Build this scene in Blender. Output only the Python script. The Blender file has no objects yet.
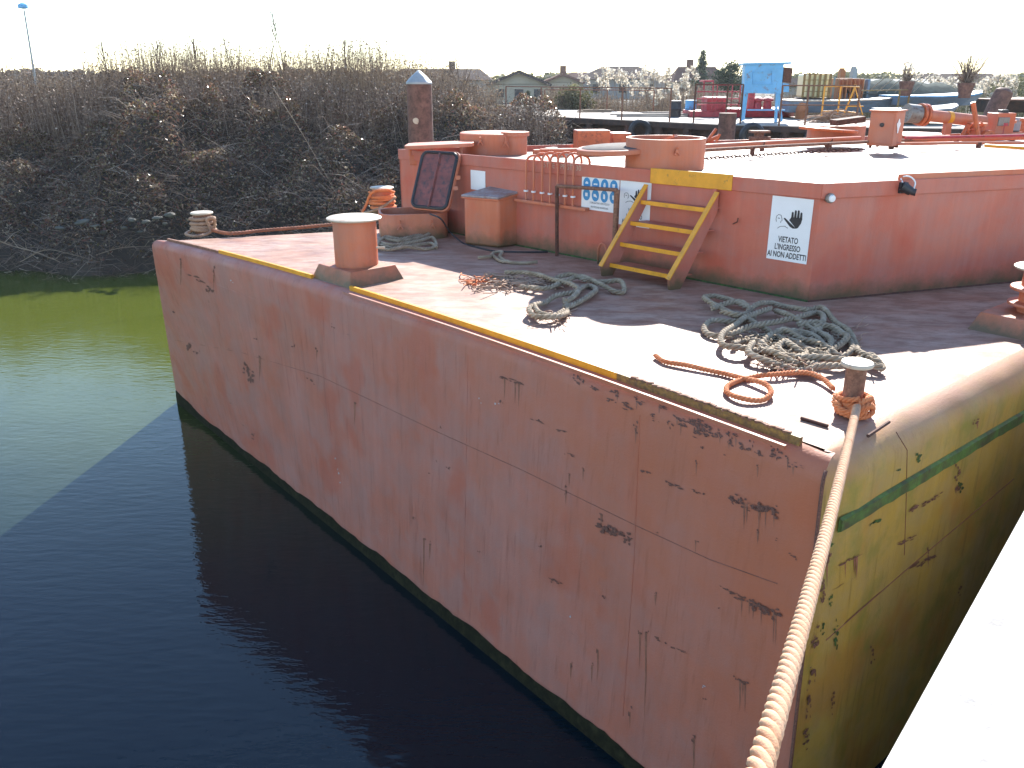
import bpy, bmesh, math, random
import numpy as np
from mathutils import Vector, Matrix
from mathutils.bvhtree import BVHTree
random.seed(4); RN = np.random.RandomState(7)
S = bpy.context.scene; COL = S.collection
PI = math.pi
# ---------------------------------------------------------------- camera, sky, sun, exposure
CAMZ = 4.9; F = 842.0; PITCH = math.radians(19.97)
cam = bpy.data.cameras.new("camera"); co = bpy.data.objects.new("camera", cam); COL.objects.link(co)
co.location = (0, 0, CAMZ); co.rotation_euler = (PI/2 - PITCH, 0, 0)
cam.sensor_width = 36; cam.lens = F/1024*36; cam.clip_start = 0.05; cam.clip_end = 4000
S.camera = co
SUN_AZ = math.radians(15.8); SUN_EL = math.radians(30.7)
W = bpy.data.worlds.new("World"); S.world = W; W.use_nodes = True
wn = W.node_tree.nodes; wl = W.node_tree.links
sky = wn.new('ShaderNodeTexSky'); sky.sky_type = 'NISHITA'; sky.sun_disc = False
sky.sun_elevation = SUN_EL; sky.sun_rotation = SUN_AZ; sky.dust_density = 0.0; sky.air_density = 1.0; sky.ozone_density = 1.6
wl.new(sky.outputs[0], wn['Background'].inputs[0]); wn['Background'].inputs[1].default_value = 0.13
sl = bpy.data.lights.new("sun", 'SUN'); so = bpy.data.objects.new("sun", sl); COL.objects.link(so)
sl.energy = 4.8; sl.angle = math.radians(0.55); sl.color = (1, .95, .87)
sd = Vector((math.sin(SUN_AZ)*math.cos(SUN_EL), math.cos(SUN_AZ)*math.cos(SUN_EL), math.sin(SUN_EL)))
so.rotation_euler = sd.to_track_quat('Z', 'Y').to_euler(); so.location = (10, 30, 40)
S.view_settings.view_transform = 'Standard'; S.view_settings.look = 'None'
S.view_settings.gamma = 1; S.view_settings.use_curve_mapping = False
S.view_settings.exposure = 1.5

# ---------------------------------------------------------------- surveying helpers: where a sight line meets a plane of the place
D = 2.9                      # deck height over the water
def ray(x, y):
    u = (x-512)/F; v = -(y-384)/F
    return Vector((u, math.cos(PITCH)+v*math.sin(PITCH), -math.sin(PITCH)+v*math.cos(PITCH)))
C0 = Vector((0, 0, CAMZ))
def P(x, y, z=D):
    r = ray(x, y); return C0 + r*((z-CAMZ)/r.z)
def PY(x, y, Y):
    r = ray(x, y); return C0 + r*(Y/r.y)
def PW(x, y, p0, d):
    r = ray(x, y); a = r.x*(-d[1]) + d[0]*r.y
    t = (p0[0]*(-d[1]) + d[0]*p0[1])/a
    return C0 + r*t
# ---------------------------------------------------------------- materials
MATS = {}
def nm(name):
    m = bpy.data.materials.new(name); m.use_nodes = True
    nt = m.node_tree; b = nt.nodes['Principled BSDF']
    return m, nt, b
def N(nt, t, **kw):
    n = nt.nodes.new(t)
    for k, v in kw.items():
        if k in n.inputs: n.inputs[k].default_value = v
        else: setattr(n, k, v)
    return n
def noise(nt, vec, scale, detail=5, rough=.6):
    n = N(nt, 'ShaderNodeTexNoise'); n.inputs['Scale'].default_value = scale
    n.inputs['Detail'].default_value = detail; n.inputs['Roughness'].default_value = rough
    nt.links.new(vec, n.inputs['Vector']); return n.outputs['Fac']
def ramp(nt, fac, stops):
    r = N(nt, 'ShaderNodeValToRGB'); e = r.color_ramp.elements
    while len(e) < len(stops): e.new(.5)
    for q, (p, c) in zip(e, stops):
        q.position = p; q.color = (c, c, c, 1) if isinstance(c, (int, float)) else (*c, 1)
    nt.links.new(fac, r.inputs[0]); return r.outputs[0]
def mix(nt, fac, a, b, mode='MIX'):
    m = N(nt, 'ShaderNodeMix', data_type='RGBA', blend_type=mode)
    for s, v in ((0, fac), (6, a), (7, b)):
        if isinstance(v, (int, float)): m.inputs[s].default_value = v if s == 0 else (v, v, v, 1)
        elif isinstance(v, tuple): m.inputs[s].default_value = (*v, 1)
        else: nt.links.new(v, m.inputs[s])
    return m.outputs[2]
def coords(nt, scale=(1, 1, 1), rot=(0, 0, 0)):
    t = N(nt, 'ShaderNodeTexCoord'); m = N(nt, 'ShaderNodeMapping')
    m.inputs['Scale'].default_value = scale; m.inputs['Rotation'].default_value = rot
    nt.links.new(t.outputs['Object'], m.inputs[0]); return m.outputs[0]
def bump(nt, b, h, strength=.3, dist=.01):
    n = N(nt, 'ShaderNodeBump'); n.inputs['Strength'].default_value = strength; n.inputs['Distance'].default_value = dist
    nt.links.new(h, n.inputs['Height']); nt.links.new(n.outputs[0], b.inputs['Normal'])
def simple(name, col, rough=.6, metal=0, var=.25, scale=6, bs=.2, dirt=None, dirt_amt=.5, spec=.5):
    if name in MATS: return MATS[name]
    m, nt, b = nm(name); v = coords(nt)
    f = noise(nt, v, scale)
    dark = tuple(c*(1-var) for c in col); lite = tuple(min(1, c*(1+var)) for c in col)
    c = ramp(nt, f, [(.3, dark), (.7, lite)])
    if dirt:
        g = ramp(nt, noise(nt, v, scale*2.3, 8, .7), [(.6-dirt_amt*.25, 0.), (.68, 1.)])
        c = mix(nt, g, c, dirt)
    nt.links.new(c, b.inputs['Base Color']); b.inputs['Roughness'].default_value = rough
    b.inputs['Metallic'].default_value = metal; b.inputs['Specular IOR Level'].default_value = spec
    bump(nt, b, noise(nt, v, scale*8, 4), bs, .004)
    MATS[name] = m; return m

ANG_SIDE = math.atan2(.721, -.693)      # direction of the broad hull side in plan
def paint(name, base, faded, rust=(.10, .035, .02), green=None, rough=.5, dust=None, streak=.5, scarcut=.66, rot=ANG_SIDE):
    m, nt, b = nm(name)
    vi = coords(nt, (1, 1, 1), (0, 0, -rot))                 # x along the wall, z up
    vh = coords(nt, (1.2, 1.2, 9), (0, 0, -rot)); vv = coords(nt, (9, 9, .7), (0, 0, -rot))
    c = ramp(nt, noise(nt, vi, 1.1, 6, .6), [(.36, base), (.62, faded)])
    gr = tuple(sum(faded)/3*.55+x*.35 for x in faded)
    c = mix(nt, mix(nt, 1., ramp(nt, noise(nt, vi, 2.6, 9, .68), [(.42, 0.), (.6, 1.)]), .38, 'MULTIPLY'), c, gr)
    c = mix(nt, .18, c, ramp(nt, noise(nt, vv, 1.3, 4, .6), [(.3, tuple(x*.62 for x in base)), (.7, tuple(min(1, x*1.2) for x in faded))]))
    # fresher repainted patches
    g = ramp(nt, noise(nt, coords(nt, (1, 1, .8), (0, 0, -rot)), 1.7, 3, .5), [(.56, 0.), (.66, 1.)])
    g2 = mix(nt, 1., g, .5, 'MULTIPLY')
    c = mix(nt, g2, c, (base[0]*1.0, base[1]*.72, base[2]*.6))
    # vertical streaks
    s = ramp(nt, noise(nt, vv, 2.2, 5, .65), [(.56, 0.), (.75, 1.)])
    s = mix(nt, 1., s, streak, 'MULTIPLY')
    c = mix(nt, s, c, tuple(x*.5 for x in base))
    # scrapes
    k = ramp(nt, noise(nt, vh, 2.3, 9, .72), [(scarcut, 0.), (scarcut+.04, 1.)])
    msk = ramp(nt, noise(nt, vi, .8, 2, .5), [(.5, 0.), (.62, 1.)])
    k = mix(nt, 1., k, msk, 'MULTIPLY')
    c = mix(nt, k, c, rust)
    if dust:
        d = ramp(nt, noise(nt, coords(nt, (1, 3, 1), (0, 0, .9)), 1.6, 7, .65), [(.3, 0.), (.6, 1.)])
        c = mix(nt, d, c, dust)
        d2 = ramp(nt, noise(nt, coords(nt, (1, 2.6, 1), (0, 0, .75)), 3.1, 10, .75), [(.455, 0.), (.57, .55)])
        c = mix(nt, d2, c, tuple(x*.6 for x in base))
    if green:
        gg = ramp(nt, noise(nt, vi, 2.0, 8, .7), [(green[1], 0.), (green[1]+.2, 1.)])
        c = mix(nt, gg, c, green[0])
    nt.links.new(c, b.inputs['Base Color'])
    r = ramp(nt, noise(nt, vi, 3, 5), [(.3, rough-.12), (.7, min(1, rough+.2))]); nt.links.new(r, b.inputs['Roughness'])
    hgt = mix(nt, .5, noise(nt, vi, 1.6, 2, .4), noise(nt, vi, 60, 6, .6))
    hgt = mix(nt, .35, hgt, k)
    bump(nt, b, hgt, .35, .02)
    b1 = b.inputs['Normal'].links[0].from_node               # plates dished between the frames behind them
    wv = N(nt, 'ShaderNodeTexWave', wave_type='BANDS', bands_direction='X'); wv.inputs['Scale'].default_value = .52; wv.inputs['Distortion'].default_value = 1.2; wv.inputs['Detail'].default_value = 1
    nt.links.new(vi, wv.inputs['Vector'])
    b2 = N(nt, 'ShaderNodeBump'); b2.inputs['Strength'].default_value = .5; b2.inputs['Distance'].default_value = .035
    nt.links.new(mix(nt, .6, wv.outputs['Fac'], noise(nt, vi, 2.2, 2, .4)), b2.inputs['Height']); nt.links.new(b2.outputs[0], b1.inputs['Normal'])
    return m
M_HULL = paint('hull_paint', (.44, .142, .085), (.44, .185, .138), rough=.55, streak=.55)
M_END = paint('hull_end_paint', (.40, .25, .045), (.46, .31, .06), green=((.22, .22, .035), .5), rough=.5, rot=math.atan2(.64, .77), streak=.8)
# the quarter keeps its deck-coloured paint on the rounded top edge; olive growth starts below it
_nt = M_END.node_tree; _b = _nt.nodes['Principled BSDF']; _src = _b.inputs['Base Color'].links[0].from_socket
_v = coords(_nt); _sep = N(_nt, 'ShaderNodeSeparateXYZ'); _nt.links.new(_v, _sep.inputs[0])
_ad = N(_nt, 'ShaderNodeMath', operation='MULTIPLY_ADD'); _nt.links.new(noise(_nt, _v, 3, 6, .7), _ad.inputs[0]); _ad.inputs[1].default_value = .25; _nt.links.new(_sep.outputs[2], _ad.inputs[2])
_mr = N(_nt, 'ShaderNodeMapRange'); _nt.links.new(_ad.outputs[0], _mr.inputs[0]); _mr.inputs[1].default_value = 2.80; _mr.inputs[2].default_value = 3.03
_nt.links.new(mix(_nt, _mr.outputs[0], _src, (.42, .22, .13)), _b.inputs['Base Color'])
M_DECK = paint('deck_paint', (.30, .125, .075), (.36, .18, .12), dust=(.42, .275, .21), rough=.5, rot=.3, streak=.2)
M_DECK.node_tree.nodes['Principled BSDF'].inputs['Specular IOR Level'].default_value = .22
M_RED = paint('orange_paint', (.54, .135, .055), (.56, .18, .09), rough=.5, streak=.2, scarcut=.7)
M_WALL = paint('wall_paint', (.50, .115, .068), (.53, .155, .10), rough=.48, streak=.12, scarcut=.74)
M_BRT = simple('fresh_orange', (.55, .13, .045), .42, 0, .18, 5, .15, (.2, .05, .03), .25)
# the broad side carries a newer, more orange coat toward the near corner and along the top strake
_nt = M_HULL.node_tree; _b = _nt.nodes['Principled BSDF']; _src = _b.inputs['Base Color'].links[0].from_socket
_v = coords(_nt); _sep = N(_nt, 'ShaderNodeSeparateXYZ'); _nt.links.new(_v, _sep.inputs[0])
_z = N(_nt, 'ShaderNodeMath', operation='MULTIPLY_ADD'); _nt.links.new(_sep.outputs[2], _z.inputs[0]); _z.inputs[1].default_value = .9; _nt.links.new(_sep.outputs[0], _z.inputs[2])
_ad = N(_nt, 'ShaderNodeMath', operation='MULTIPLY_ADD'); _nt.links.new(noise(_nt, _v, 2.2, 9, .7), _ad.inputs[0]); _ad.inputs[1].default_value = 5.0; _nt.links.new(_z.outputs[0], _ad.inputs[2])
_mr = N(_nt, 'ShaderNodeMapRange'); _nt.links.new(_ad.outputs[0], _mr.inputs[0]); _mr.inputs[1].default_value = 3.6; _mr.inputs[2].default_value = 6.6; _mr.inputs[4].default_value = .75
_nt.links.new(mix(_nt, _mr.outputs[0], _src, (.46, .135, .055)), _b.inputs['Base Color'])
# grime gathers where the walls meet the deck
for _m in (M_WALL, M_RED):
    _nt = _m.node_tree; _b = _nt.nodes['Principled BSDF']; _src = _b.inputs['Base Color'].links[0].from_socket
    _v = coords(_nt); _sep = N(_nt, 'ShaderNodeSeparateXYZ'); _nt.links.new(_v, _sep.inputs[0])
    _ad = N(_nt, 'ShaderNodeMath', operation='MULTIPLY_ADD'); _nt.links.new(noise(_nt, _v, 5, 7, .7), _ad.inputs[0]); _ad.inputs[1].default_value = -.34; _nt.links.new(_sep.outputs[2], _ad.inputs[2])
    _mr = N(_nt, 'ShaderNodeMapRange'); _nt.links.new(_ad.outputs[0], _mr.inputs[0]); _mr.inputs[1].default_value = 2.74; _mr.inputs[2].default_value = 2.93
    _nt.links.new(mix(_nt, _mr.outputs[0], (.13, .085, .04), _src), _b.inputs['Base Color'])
M_YEL = simple('yellow_paint', (.74, .33, .02), .45, 0, .15, 7, .2, (.40, .20, .04), .05)
M_YELW = simple('worn_yellow', (.36, .22, .05), .6, 0, .3, 12, .4, (.10, .06, .035), 1.2)
M_RUST = simple('rust', (.13, .05, .03), .85, 0, .45, 14, .6, (.05, .025, .02), .8)
M_RUSTL = simple('light_rust', (.27, .13, .08), .8, 0, .35, 18, .5, (.12, .05, .03), .8)
M_MAROON = simple('maroon_rubber', (.21, .065, .055), .5, 0, .25, 6, .3, (.05, .04, .045), .6)
M_BLACK = simple('black_rubber', (.022, .022, .026), .5, 0, .3, 10, .2)
M_GREYM = simple('grey_metal', (.24, .22, .20), .5, .3, .2, 8, .2, (.14, .07, .04), .4)
M_WHITE = simple('white_print', (.78, .79, .80), .4, 0, .04, 3, .02)
M_INK = simple('black_ink', (.02, .02, .025), .5, 0, .1, 3, .02)
M_BLUEP = simple('blue_print', (.03, .25, .52), .4, 0, .06, 3, .02)
M_SCUFF = simple('bare_grey_scuff', (.42, .42, .44), .6, 0, .3, 30, .1)
M_ALG = simple('green_algae', (.045, .11, .02), .7, 0, .6, 14, .5, (.03, .035, .02), .7)
M_BAND = simple('wet_waterline', (.028, .028, .014), .9, 0, .5, 9, .4, (.010, .010, .007), .9, spec=.1)
M_CREAM = simple('cream_paint', (.50, .42, .32), .5, 0, .1, 8, .2, (.45, .2, .1), .3)
M_LBLUE = simple('sky_blue_paint', (.13, .40, .68), .5, 0, .12, 3, .15, (.18, .12, .10), .2)
M_CRIM = simple('crimson_paint', (.42, .035, .05), .5, 0, .25, 5, .2, (.15, .03, .03), .4)
M_CONC = simple('pale_concrete', (.50, .48, .46), .85, 0, .12, 3, .5, (.28, .26, .24), .4)
M_DARKB = simple('dock_steel', (.035, .025, .022), .75, 0, .5, 3, .4, (.09, .04, .025), .8)
M_DOCK = simple('dock_planks', (.36, .30, .25), .8, 0, .2, 4, .3)
M_BOATB = simple('pale_blue_boat', (.15, .21, .29), .7, 0, .12, 3, .15, (.15, .16, .17), .3)
M_TARP = simple('grey_green_tarp', (.06, .075, .07), .95, 0, .3, 4, .5, spec=.05)
M_TANK = simple('yellowed_tank', (.70, .64, .36), .4, 0, .1, 3, .1)
M_BROWN = simple('brown_drum', (.35, .13, .05), .6, 0, .25, 6, .3)
M_GALV = simple('galvanised_cap', (.33, .36, .38), .55, .2, .15, 6, .2)
M_PILE = simple('pile_rust', (.17, .085, .065), .8, 0, .35, 5, .5, (.07, .035, .03), .7)
M_STONE = simple('pale_stone', (.10, .095, .075), .9, 0, .3, 4, .6)

def flatcol(name, stops, rough=.7, trans=0.0, bright=1.0):
    """leaf / stalk material: colour differs from piece to piece, some light passes through"""
    m, nt, b = nm(name)
    g = N(nt, 'ShaderNodeNewGeometry')
    c = ramp(nt, g.outputs['Random Per Island'], stops)
    nt.links.new(c, b.inputs['Base Color']); b.inputs['Roughness'].default_value = rough
    b.inputs['Specular IOR Level'].default_value = .4
    if trans:
        t = N(nt, 'ShaderNodeBsdfTranslucent'); nt.links.new(c, t.inputs[0])
        mx = N(nt, 'ShaderNodeMixShader'); mx.inputs[0].default_value = trans
        nt.links.new(b.outputs[0], mx.inputs[1]); nt.links.new(t.outputs[0], mx.inputs[2])
        nt.links.new(mx.outputs[0], nt.nodes['Material Output'].inputs[0])
    return m
M_LEAF = flatcol('bramble_leaves', [(0, (.05, .045, .03)), (.3, (.12, .06, .045)), (.5, (.11, .10, .035)), (.68, (.24, .10, .08)), (.85, (.24, .19, .11)), (1, (.50, .40, .30))], .24, .45)
M_TWIG = flatcol('bramble_twigs', [(0, (.09, .055, .04)), (.5, (.17, .115, .085)), (.85, (.28, .21, .16)), (1, (.46, .38, .31))], .8)
M_REED = flatcol('dry_reed', [(0, (.17, .11, .075)), (.5, (.29, .21, .145)), (1, (.44, .35, .25))], .8, .18)
M_PLUME = flatcol('plume', [(0, (.45, .38, .30)), (1, (.75, .70, .60))], .8, .45)
M_GRN = flatcol('evergreen_leaves', [(0, (.015, .03, .015)), (.5, (.03, .06, .022)), (1, (.06, .09, .03))], .6, .2)
M_OLIVE = flatcol('olive_reeds', [(0, (.07, .075, .03)), (.5, (.14, .14, .06)), (1, (.30, .27, .16))], .7, .3)
def ropemat(name, stops, rough=.85):
    m, nt, b = nm(name); v = coords(nt)
    c = ramp(nt, noise(nt, v, 7, 6, .7), stops)
    nt.links.new(c, b.inputs['Base Color']); b.inputs['Roughness'].default_value = rough
    bump(nt, b, noise(nt, v, 220, 3), .7, .003); return m
M_ROPEG = ropemat('grey_hemp', [(.3, (.22, .16, .105)), (.5, (.34, .26, .175)), (.7, (.48, .385, .28))])
M_ROPEO = ropemat('orange_rope', [(.3, (.60, .17, .055)), (.6, (.74, .27, .11))])
M_ROPEP = ropemat('pale_orange_rope', [(.3, (.46, .235, .125)), (.5, (.60, .35, .21)), (.7, (.42, .25, .16))])
M_ROPET = ropemat('tan_rope', [(.3, (.30, .18, .12)), (.6, (.45, .30, .21))])
M_ROPER = ropemat('rusty_rope', [(.35, (.22, .09, .055)), (.6, (.42, .15, .08))])
# ---------------------------------------------------------------- object helpers
def tag(o, label=None, cat=None, group=None, kind=None):
    for k, v in (('label', label), ('category', cat), ('group', group), ('kind', kind)):
        if v: o[k] = v
    return o
def thing(name, label, cat, loc, group=None):
    o = bpy.data.objects.new(name, None); COL.objects.link(o); o.location = loc; o.empty_display_size = .1
    bpy.context.view_layer.update() if False else None
    return tag(o, label, cat, group)
def wm(o):
    m = Matrix.LocRotScale(o.location, o.rotation_euler, o.scale)
    if o.parent: m = wm(o.parent) @ o.matrix_parent_inverse @ m
    return m
class B:
    def __init__(s): s.v = []; s.f = []
    def box(s, c, sz, rz=0, R=None):
        c = Vector(c); R = R or Matrix.Rotation(rz, 3, 'Z'); n = len(s.v)
        for dx in (-.5, .5):
            for dy in (-.5, .5):
                for dz in (-.5, .5): s.v.append(c + R @ Vector((dx*sz[0], dy*sz[1], dz*sz[2])))
        for f in ((0, 1, 3, 2), (4, 6, 7, 5), (0, 4, 5, 1), (2, 3, 7, 6), (0, 2, 6, 4), (1, 5, 7, 3)): s.f.append([n+i for i in f])
        return s
    def bar(s, a, b, w, h, up=(0, 0, 1)):
        a = Vector(a); b = Vector(b); x = (b-a); L = x.length; x.normalize(); u = Vector(up)
        y = u.cross(x).normalized(); z = x.cross(y)
        return s.box((a+b)/2, (L, w, h), R=Matrix((x, y, z)).transposed())
    def prism(s, poly, z0, z1=None, off=None):
        """poly: 3-D points, extruded by vector off, or 2-D points between heights z0 and z1"""
        n = len(s.v); k = len(poly)
        if off is None:
            a = [Vector((p[0], p[1], z0)) for p in poly]; b = [Vector((p[0], p[1], z1)) for p in poly]
        else:
            a = [Vector(p) for p in poly]; b = [Vector(p)+Vector(off) for p in poly]
        s.v += a+b; s.f.append([n+i for i in range(k)][::-1]); s.f.append([n+k+i for i in range(k)])
        for i in range(k): j = (i+1) % k; s.f.append([n+i, n+j, n+k+j, n+k+i])
        return s
    def rings(s, rings, cap=True):
        n = len(s.v); k = len(rings[0])
        for r in rings: s.v += [Vector(q) for q in r]
        for i in range(len(rings)-1):
            for j in range(k):
                a = n+i*k+j; b = n+i*k+(j+1) % k; s.f.append([a, b, b+k, a+k])
        if cap: s.f.append([n+j for j in range(k)][::-1]); s.f.append([n+(len(rings)-1)*k+j for j in range(k)])
        return s
    def tube(s, pts, r, k=8, cap=True):
        pts = [Vector(p) for p in pts]; rs = r if isinstance(r, (list, tuple)) else [r]*len(pts)
        up = Vector((0, 0, 1)); out = []; prev = None
        for i, p in enumerate(pts):
            t = (pts[min(i+1, len(pts)-1)]-pts[max(i-1, 0)]).normalized()
            if prev is None:
                x = t.cross(up)
                if x.length < .05: x = t.cross(Vector((1, 0, 0)))
            else: x = prev - t*prev.dot(t)
            x.normalize(); prev = x; y = t.cross(x)
            out.append([p + (x*math.cos(a)+y*math.sin(a))*rs[i] for a in [2*PI*j/k for j in range(k)]])
        return s.rings(out, cap)
    def lathe(s, c, prof, k=24, R=None):
        c = Vector(c); R = R or Matrix.Identity(3)
        return s.rings([[c + R @ Vector((r*math.cos(2*PI*j/k), r*math.sin(2*PI*j/k), z)) for j in range(k)] for r, z in prof])
    def build(s, name, mat, parent=None, smooth=False, bevel=0, label=None, seg=2):
        me = bpy.data.meshes.new(name); me.from_pydata([tuple(q) for q in s.v], [], s.f)
        bm = bmesh.new(); bm.from_mesh(me); bmesh.ops.recalc_face_normals(bm, faces=bm.faces); bm.to_mesh(me); bm.free()
        me.materials.append(mat)
        o = bpy.data.objects.new(name, me); COL.objects.link(o)
        if parent: o.parent = parent; o.matrix_parent_inverse = wm(parent).inverted()
        if smooth:
            me.shade_smooth()
            if smooth != 2: me.set_sharp_from_angle(angle=math.radians(40))
        if bevel:
            md = o.modifiers.new('bevel', 'BEVEL'); md.width = bevel; md.segments = seg; md.limit_method = 'ANGLE'; md.angle_limit = math.radians(35)
            md.use_clamp_overlap = True
        if label: o['label'] = label
        return o
def one(b, name, mat, label, cat, group=None, **kw):
    """a thing that is one mesh"""
    return tag(b.build(name, mat, None, **kw), label, cat, group)
def spline(pts, step):
    pts = [Vector(p) for p in pts]; q = [pts[0]*2-pts[1]]+pts+[pts[-1]*2-pts[-2]]; out = []
    for i in range(1, len(q)-2):
        p0, p1, p2, p3 = q[i-1:i+3]; n = max(2, int((p2-p1).length/step))
        for j in range(n):
            t = j/n
            out.append(.5*((2*p1)+(p2-p0)*t+(2*p0-5*p1+4*p2-p3)*t*t+(3*p1-p0-3*p2+p3)*t**3))
    out.append(pts[-1]); return out
def even(pts, step):
    out = [pts[0]]; acc = 0
    for a, b in zip(pts, pts[1:]):
        L = (b-a).length
        while acc+L >= step:
            a = a+(b-a)*((step-acc)/L); L = (b-a).length; out.append(a); acc = 0
        acc += L
    return out
def rope(name, pts, r, mat, parent=None, lay=None, k=6, res=9, fuzz=0):
    """three strands laid round each other"""
    lay = lay or r*6.0; c = even(spline(pts, lay/res/2), lay/res); b = B(); up = Vector((0, 0, 1))
    st = [[], [], []]; prev = None
    for i, p in enumerate(c):
        t = (c[min(i+1, len(c)-1)]-c[max(i-1, 0)]).normalized()
        x = t.cross(up) if prev is None else prev - t*prev.dot(t)
        if x.length < 1e-3: x = t.cross(Vector((1, 0, 0)))
        x.normalize(); prev = x; y = t.cross(x)
        for s in range(3):
            a = -i/res*2*PI + s*2*PI/3
            st[s].append(p + (x*math.cos(a)+y*math.sin(a))*r*.56)
    for s in st: b.tube(s, r*.50, k)
    for i in range(int(fuzz*len(c))):
        p = random.choice(c); d = Vector((random.gauss(0, 1), random.gauss(0, 1), abs(random.gauss(0, .7)))).normalized()
        q = p + d*r*.8; b.tube([q, q+d*r*random.uniform(.5, 1.6)+Vector((0, 0, -r*.2))], .0014, 3)
    o = b.build(name, mat, parent, smooth=2); return o
def deckpath(px, r, lift=0, z=D, seed=1):
    rr = random.Random(seed); out = []
    for x, y in px:
        p = P(x, y, z+r); p.z += lift*rr.random(); out.append(p)
    return out
def addmesh(name, V, Fc, mat, parent=None):
    me = bpy.data.meshes.new(name); V = np.asarray(V, dtype=np.float32); Fc = np.asarray(Fc, dtype=np.int32)
    k = Fc.shape[1]
    me.vertices.add(len(V)); me.vertices.foreach_set('co', V.ravel())
    me.loops.add(Fc.size); me.loops.foreach_set('vertex_index', Fc.ravel())
    me.polygons.add(len(Fc)); me.polygons.foreach_set('loop_start', np.arange(0, Fc.size, k, dtype=np.int32))
    me.update(calc_edges=True); me.materials.append(mat)
    o = bpy.data.objects.new(name, me); COL.objects.link(o)
    if parent: o.parent = parent; o.matrix_parent_inverse = wm(parent).inverted()
    return o

# ================================================================ SETTING
# ---- water
m, nt, b = nm('canal_water'); v = coords(nt, (1, 1, 1))
b.inputs['Base Color'].default_value = (.040, .062, .014, 1); b.inputs['Roughness'].default_value = .03; b.inputs['IOR'].default_value = 1.333
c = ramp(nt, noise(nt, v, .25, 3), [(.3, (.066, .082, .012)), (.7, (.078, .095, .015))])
# barge shade painted into the water colour: dark blue near, green toward far bank
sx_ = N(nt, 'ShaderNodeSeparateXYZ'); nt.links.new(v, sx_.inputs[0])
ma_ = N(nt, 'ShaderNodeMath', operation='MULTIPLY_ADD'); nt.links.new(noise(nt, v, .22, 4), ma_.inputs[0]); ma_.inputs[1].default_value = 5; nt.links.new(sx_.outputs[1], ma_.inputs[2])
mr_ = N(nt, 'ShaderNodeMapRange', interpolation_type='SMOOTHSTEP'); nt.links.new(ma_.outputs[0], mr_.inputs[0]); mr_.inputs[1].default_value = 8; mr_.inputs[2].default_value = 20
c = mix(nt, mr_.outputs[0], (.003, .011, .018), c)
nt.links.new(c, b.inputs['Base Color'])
w1 = noise(nt, coords(nt, (1, 2.4, 1), (0, 0, .35)), 4.5, 3, .5); w2 = noise(nt, coords(nt, (1, 1.6, 1), (0, 0, -.2)), 1.1, 2, .5)
bump(nt, b, mix(nt, .5, w1, w2), .16, .06)
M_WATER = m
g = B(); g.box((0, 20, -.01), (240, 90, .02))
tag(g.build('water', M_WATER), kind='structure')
# ---- far bank: one sheet that carries on to the horizon
def shore(x): return 22.1 + .35*math.sin(x*.7) + .25*math.sin(x*1.9+1) + (max(0, x+6)*.10 if x < 4 else 1.0)
def top(x, y):
    """height of the bramble mounds over the water"""
    base = 4.15 + .40*math.sin(x*.55+1.2) + .36*math.sin(x*1.3+y*.6) + .30*math.sin(x*2.3-y*1.4) + .22*math.sin(y*2.6+x*.9) + .14*math.sin(x*5.1+y*2)
    if x < -10.5: base -= min(.5, (-10.5-x)*.15)
    if x > -3.0: base -= min(1.5, (x+3.0)*.30)
    return base
def rise(d): return max(0, min(1, d/6.6))**.72 if d < 6.6 else 1.0
def ground_h(x, y):
    s = shore(x); d = y-s
    if d < 0: return -1.2 + .5*max(-1, d)
    core = (top(x, y)-.30)*rise(d)-.1
    land = 2.8
    if x > 1.0: core = min(core, 2.8*min(1, d/1.5))
    if d > 8.5: k = min(1, (d-8.5)/4); core = core*(1-k)+land*k
    return -.3 + (core+.3)*min(1, d/.5)
gx = np.concatenate([np.linspace(-900, -40, 12), np.linspace(-34, 12, 140), np.linspace(20, 900, 14)])
gy = np.concatenate([np.linspace(20.6, 34, 90), np.linspace(36, 100, 12), np.array([200, 500, 1500, 3000])])
V = [(x, y, ground_h(x, y)) for y in gy for x in gx]; nx = len(gx)
Fc = [(j*nx+i, j*nx+i+1, (j+1)*nx+i+1, (j+1)*nx+i) for j in range(len(gy)-1) for i in range(nx-1)]
M_EARTH = simple('bank_earth', (.045, .035, .026), .95, 0, .4, 1.5, .8, (.02, .018, .014), .8)
bank = addmesh('bank', V, Fc, M_EARTH); tag(bank, kind='structure')

# ---- vegetation (arrays of small faces)
def leaves(C, size, rng, jitter=1.0):
    """one quad leaf folded nowhere, random lean, per centre"""
    n = len(C); a = rng.normal(size=(n, 3)); a /= np.linalg.norm(a, axis=1)[:, None]
    b_ = rng.normal(size=(n, 3)); b_ -= (b_*a).sum(1)[:, None]*a; b_ /= np.linalg.norm(b_, axis=1)[:, None]
    s = (size*rng.uniform(.5, 1.3, n))[:, None]
    V = np.stack([C-a*s, C+b_*s*.5, C+a*s, C-b_*s*.5], 1).reshape(-1, 3)
    return V, np.arange(4*n).reshape(-1, 4)
def sticks(A, Bp, mid, r):
    """thin three-sided stems through A, mid, B"""
    n = len(A); V = []; 
    ax = np.array([[1, 0, 0], [-.5, .87, 0], [-.5, -.87, 0]])
    ax2 = np.array([[0, 0, 1], [.0, .87, -.5], [.0, -.87, -.5]])
    hor = (np.abs(Bp-A)[:, 2] < np.linalg.norm((Bp-A)[:, :2], axis=1))
    for Q, k in ((A, 1.), (mid, .8), (Bp, .3)):
        for j in range(3):
            o = np.where(hor[:, None], ax2[j], ax[j]); V.append(Q + o*(r*k)[:, None])
    V = np.stack(V, 1).reshape(-1, 3); Fc = []
    base = (np.arange(n)*9)[:, None]
    for l in (0, 3):
        for j in range(3):
            Fc.append(base + np.array([[l+j, l+(j+1) % 3, l+3+(j+1) % 3, l+3+j]]))
    return V, np.concatenate(Fc)
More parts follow.
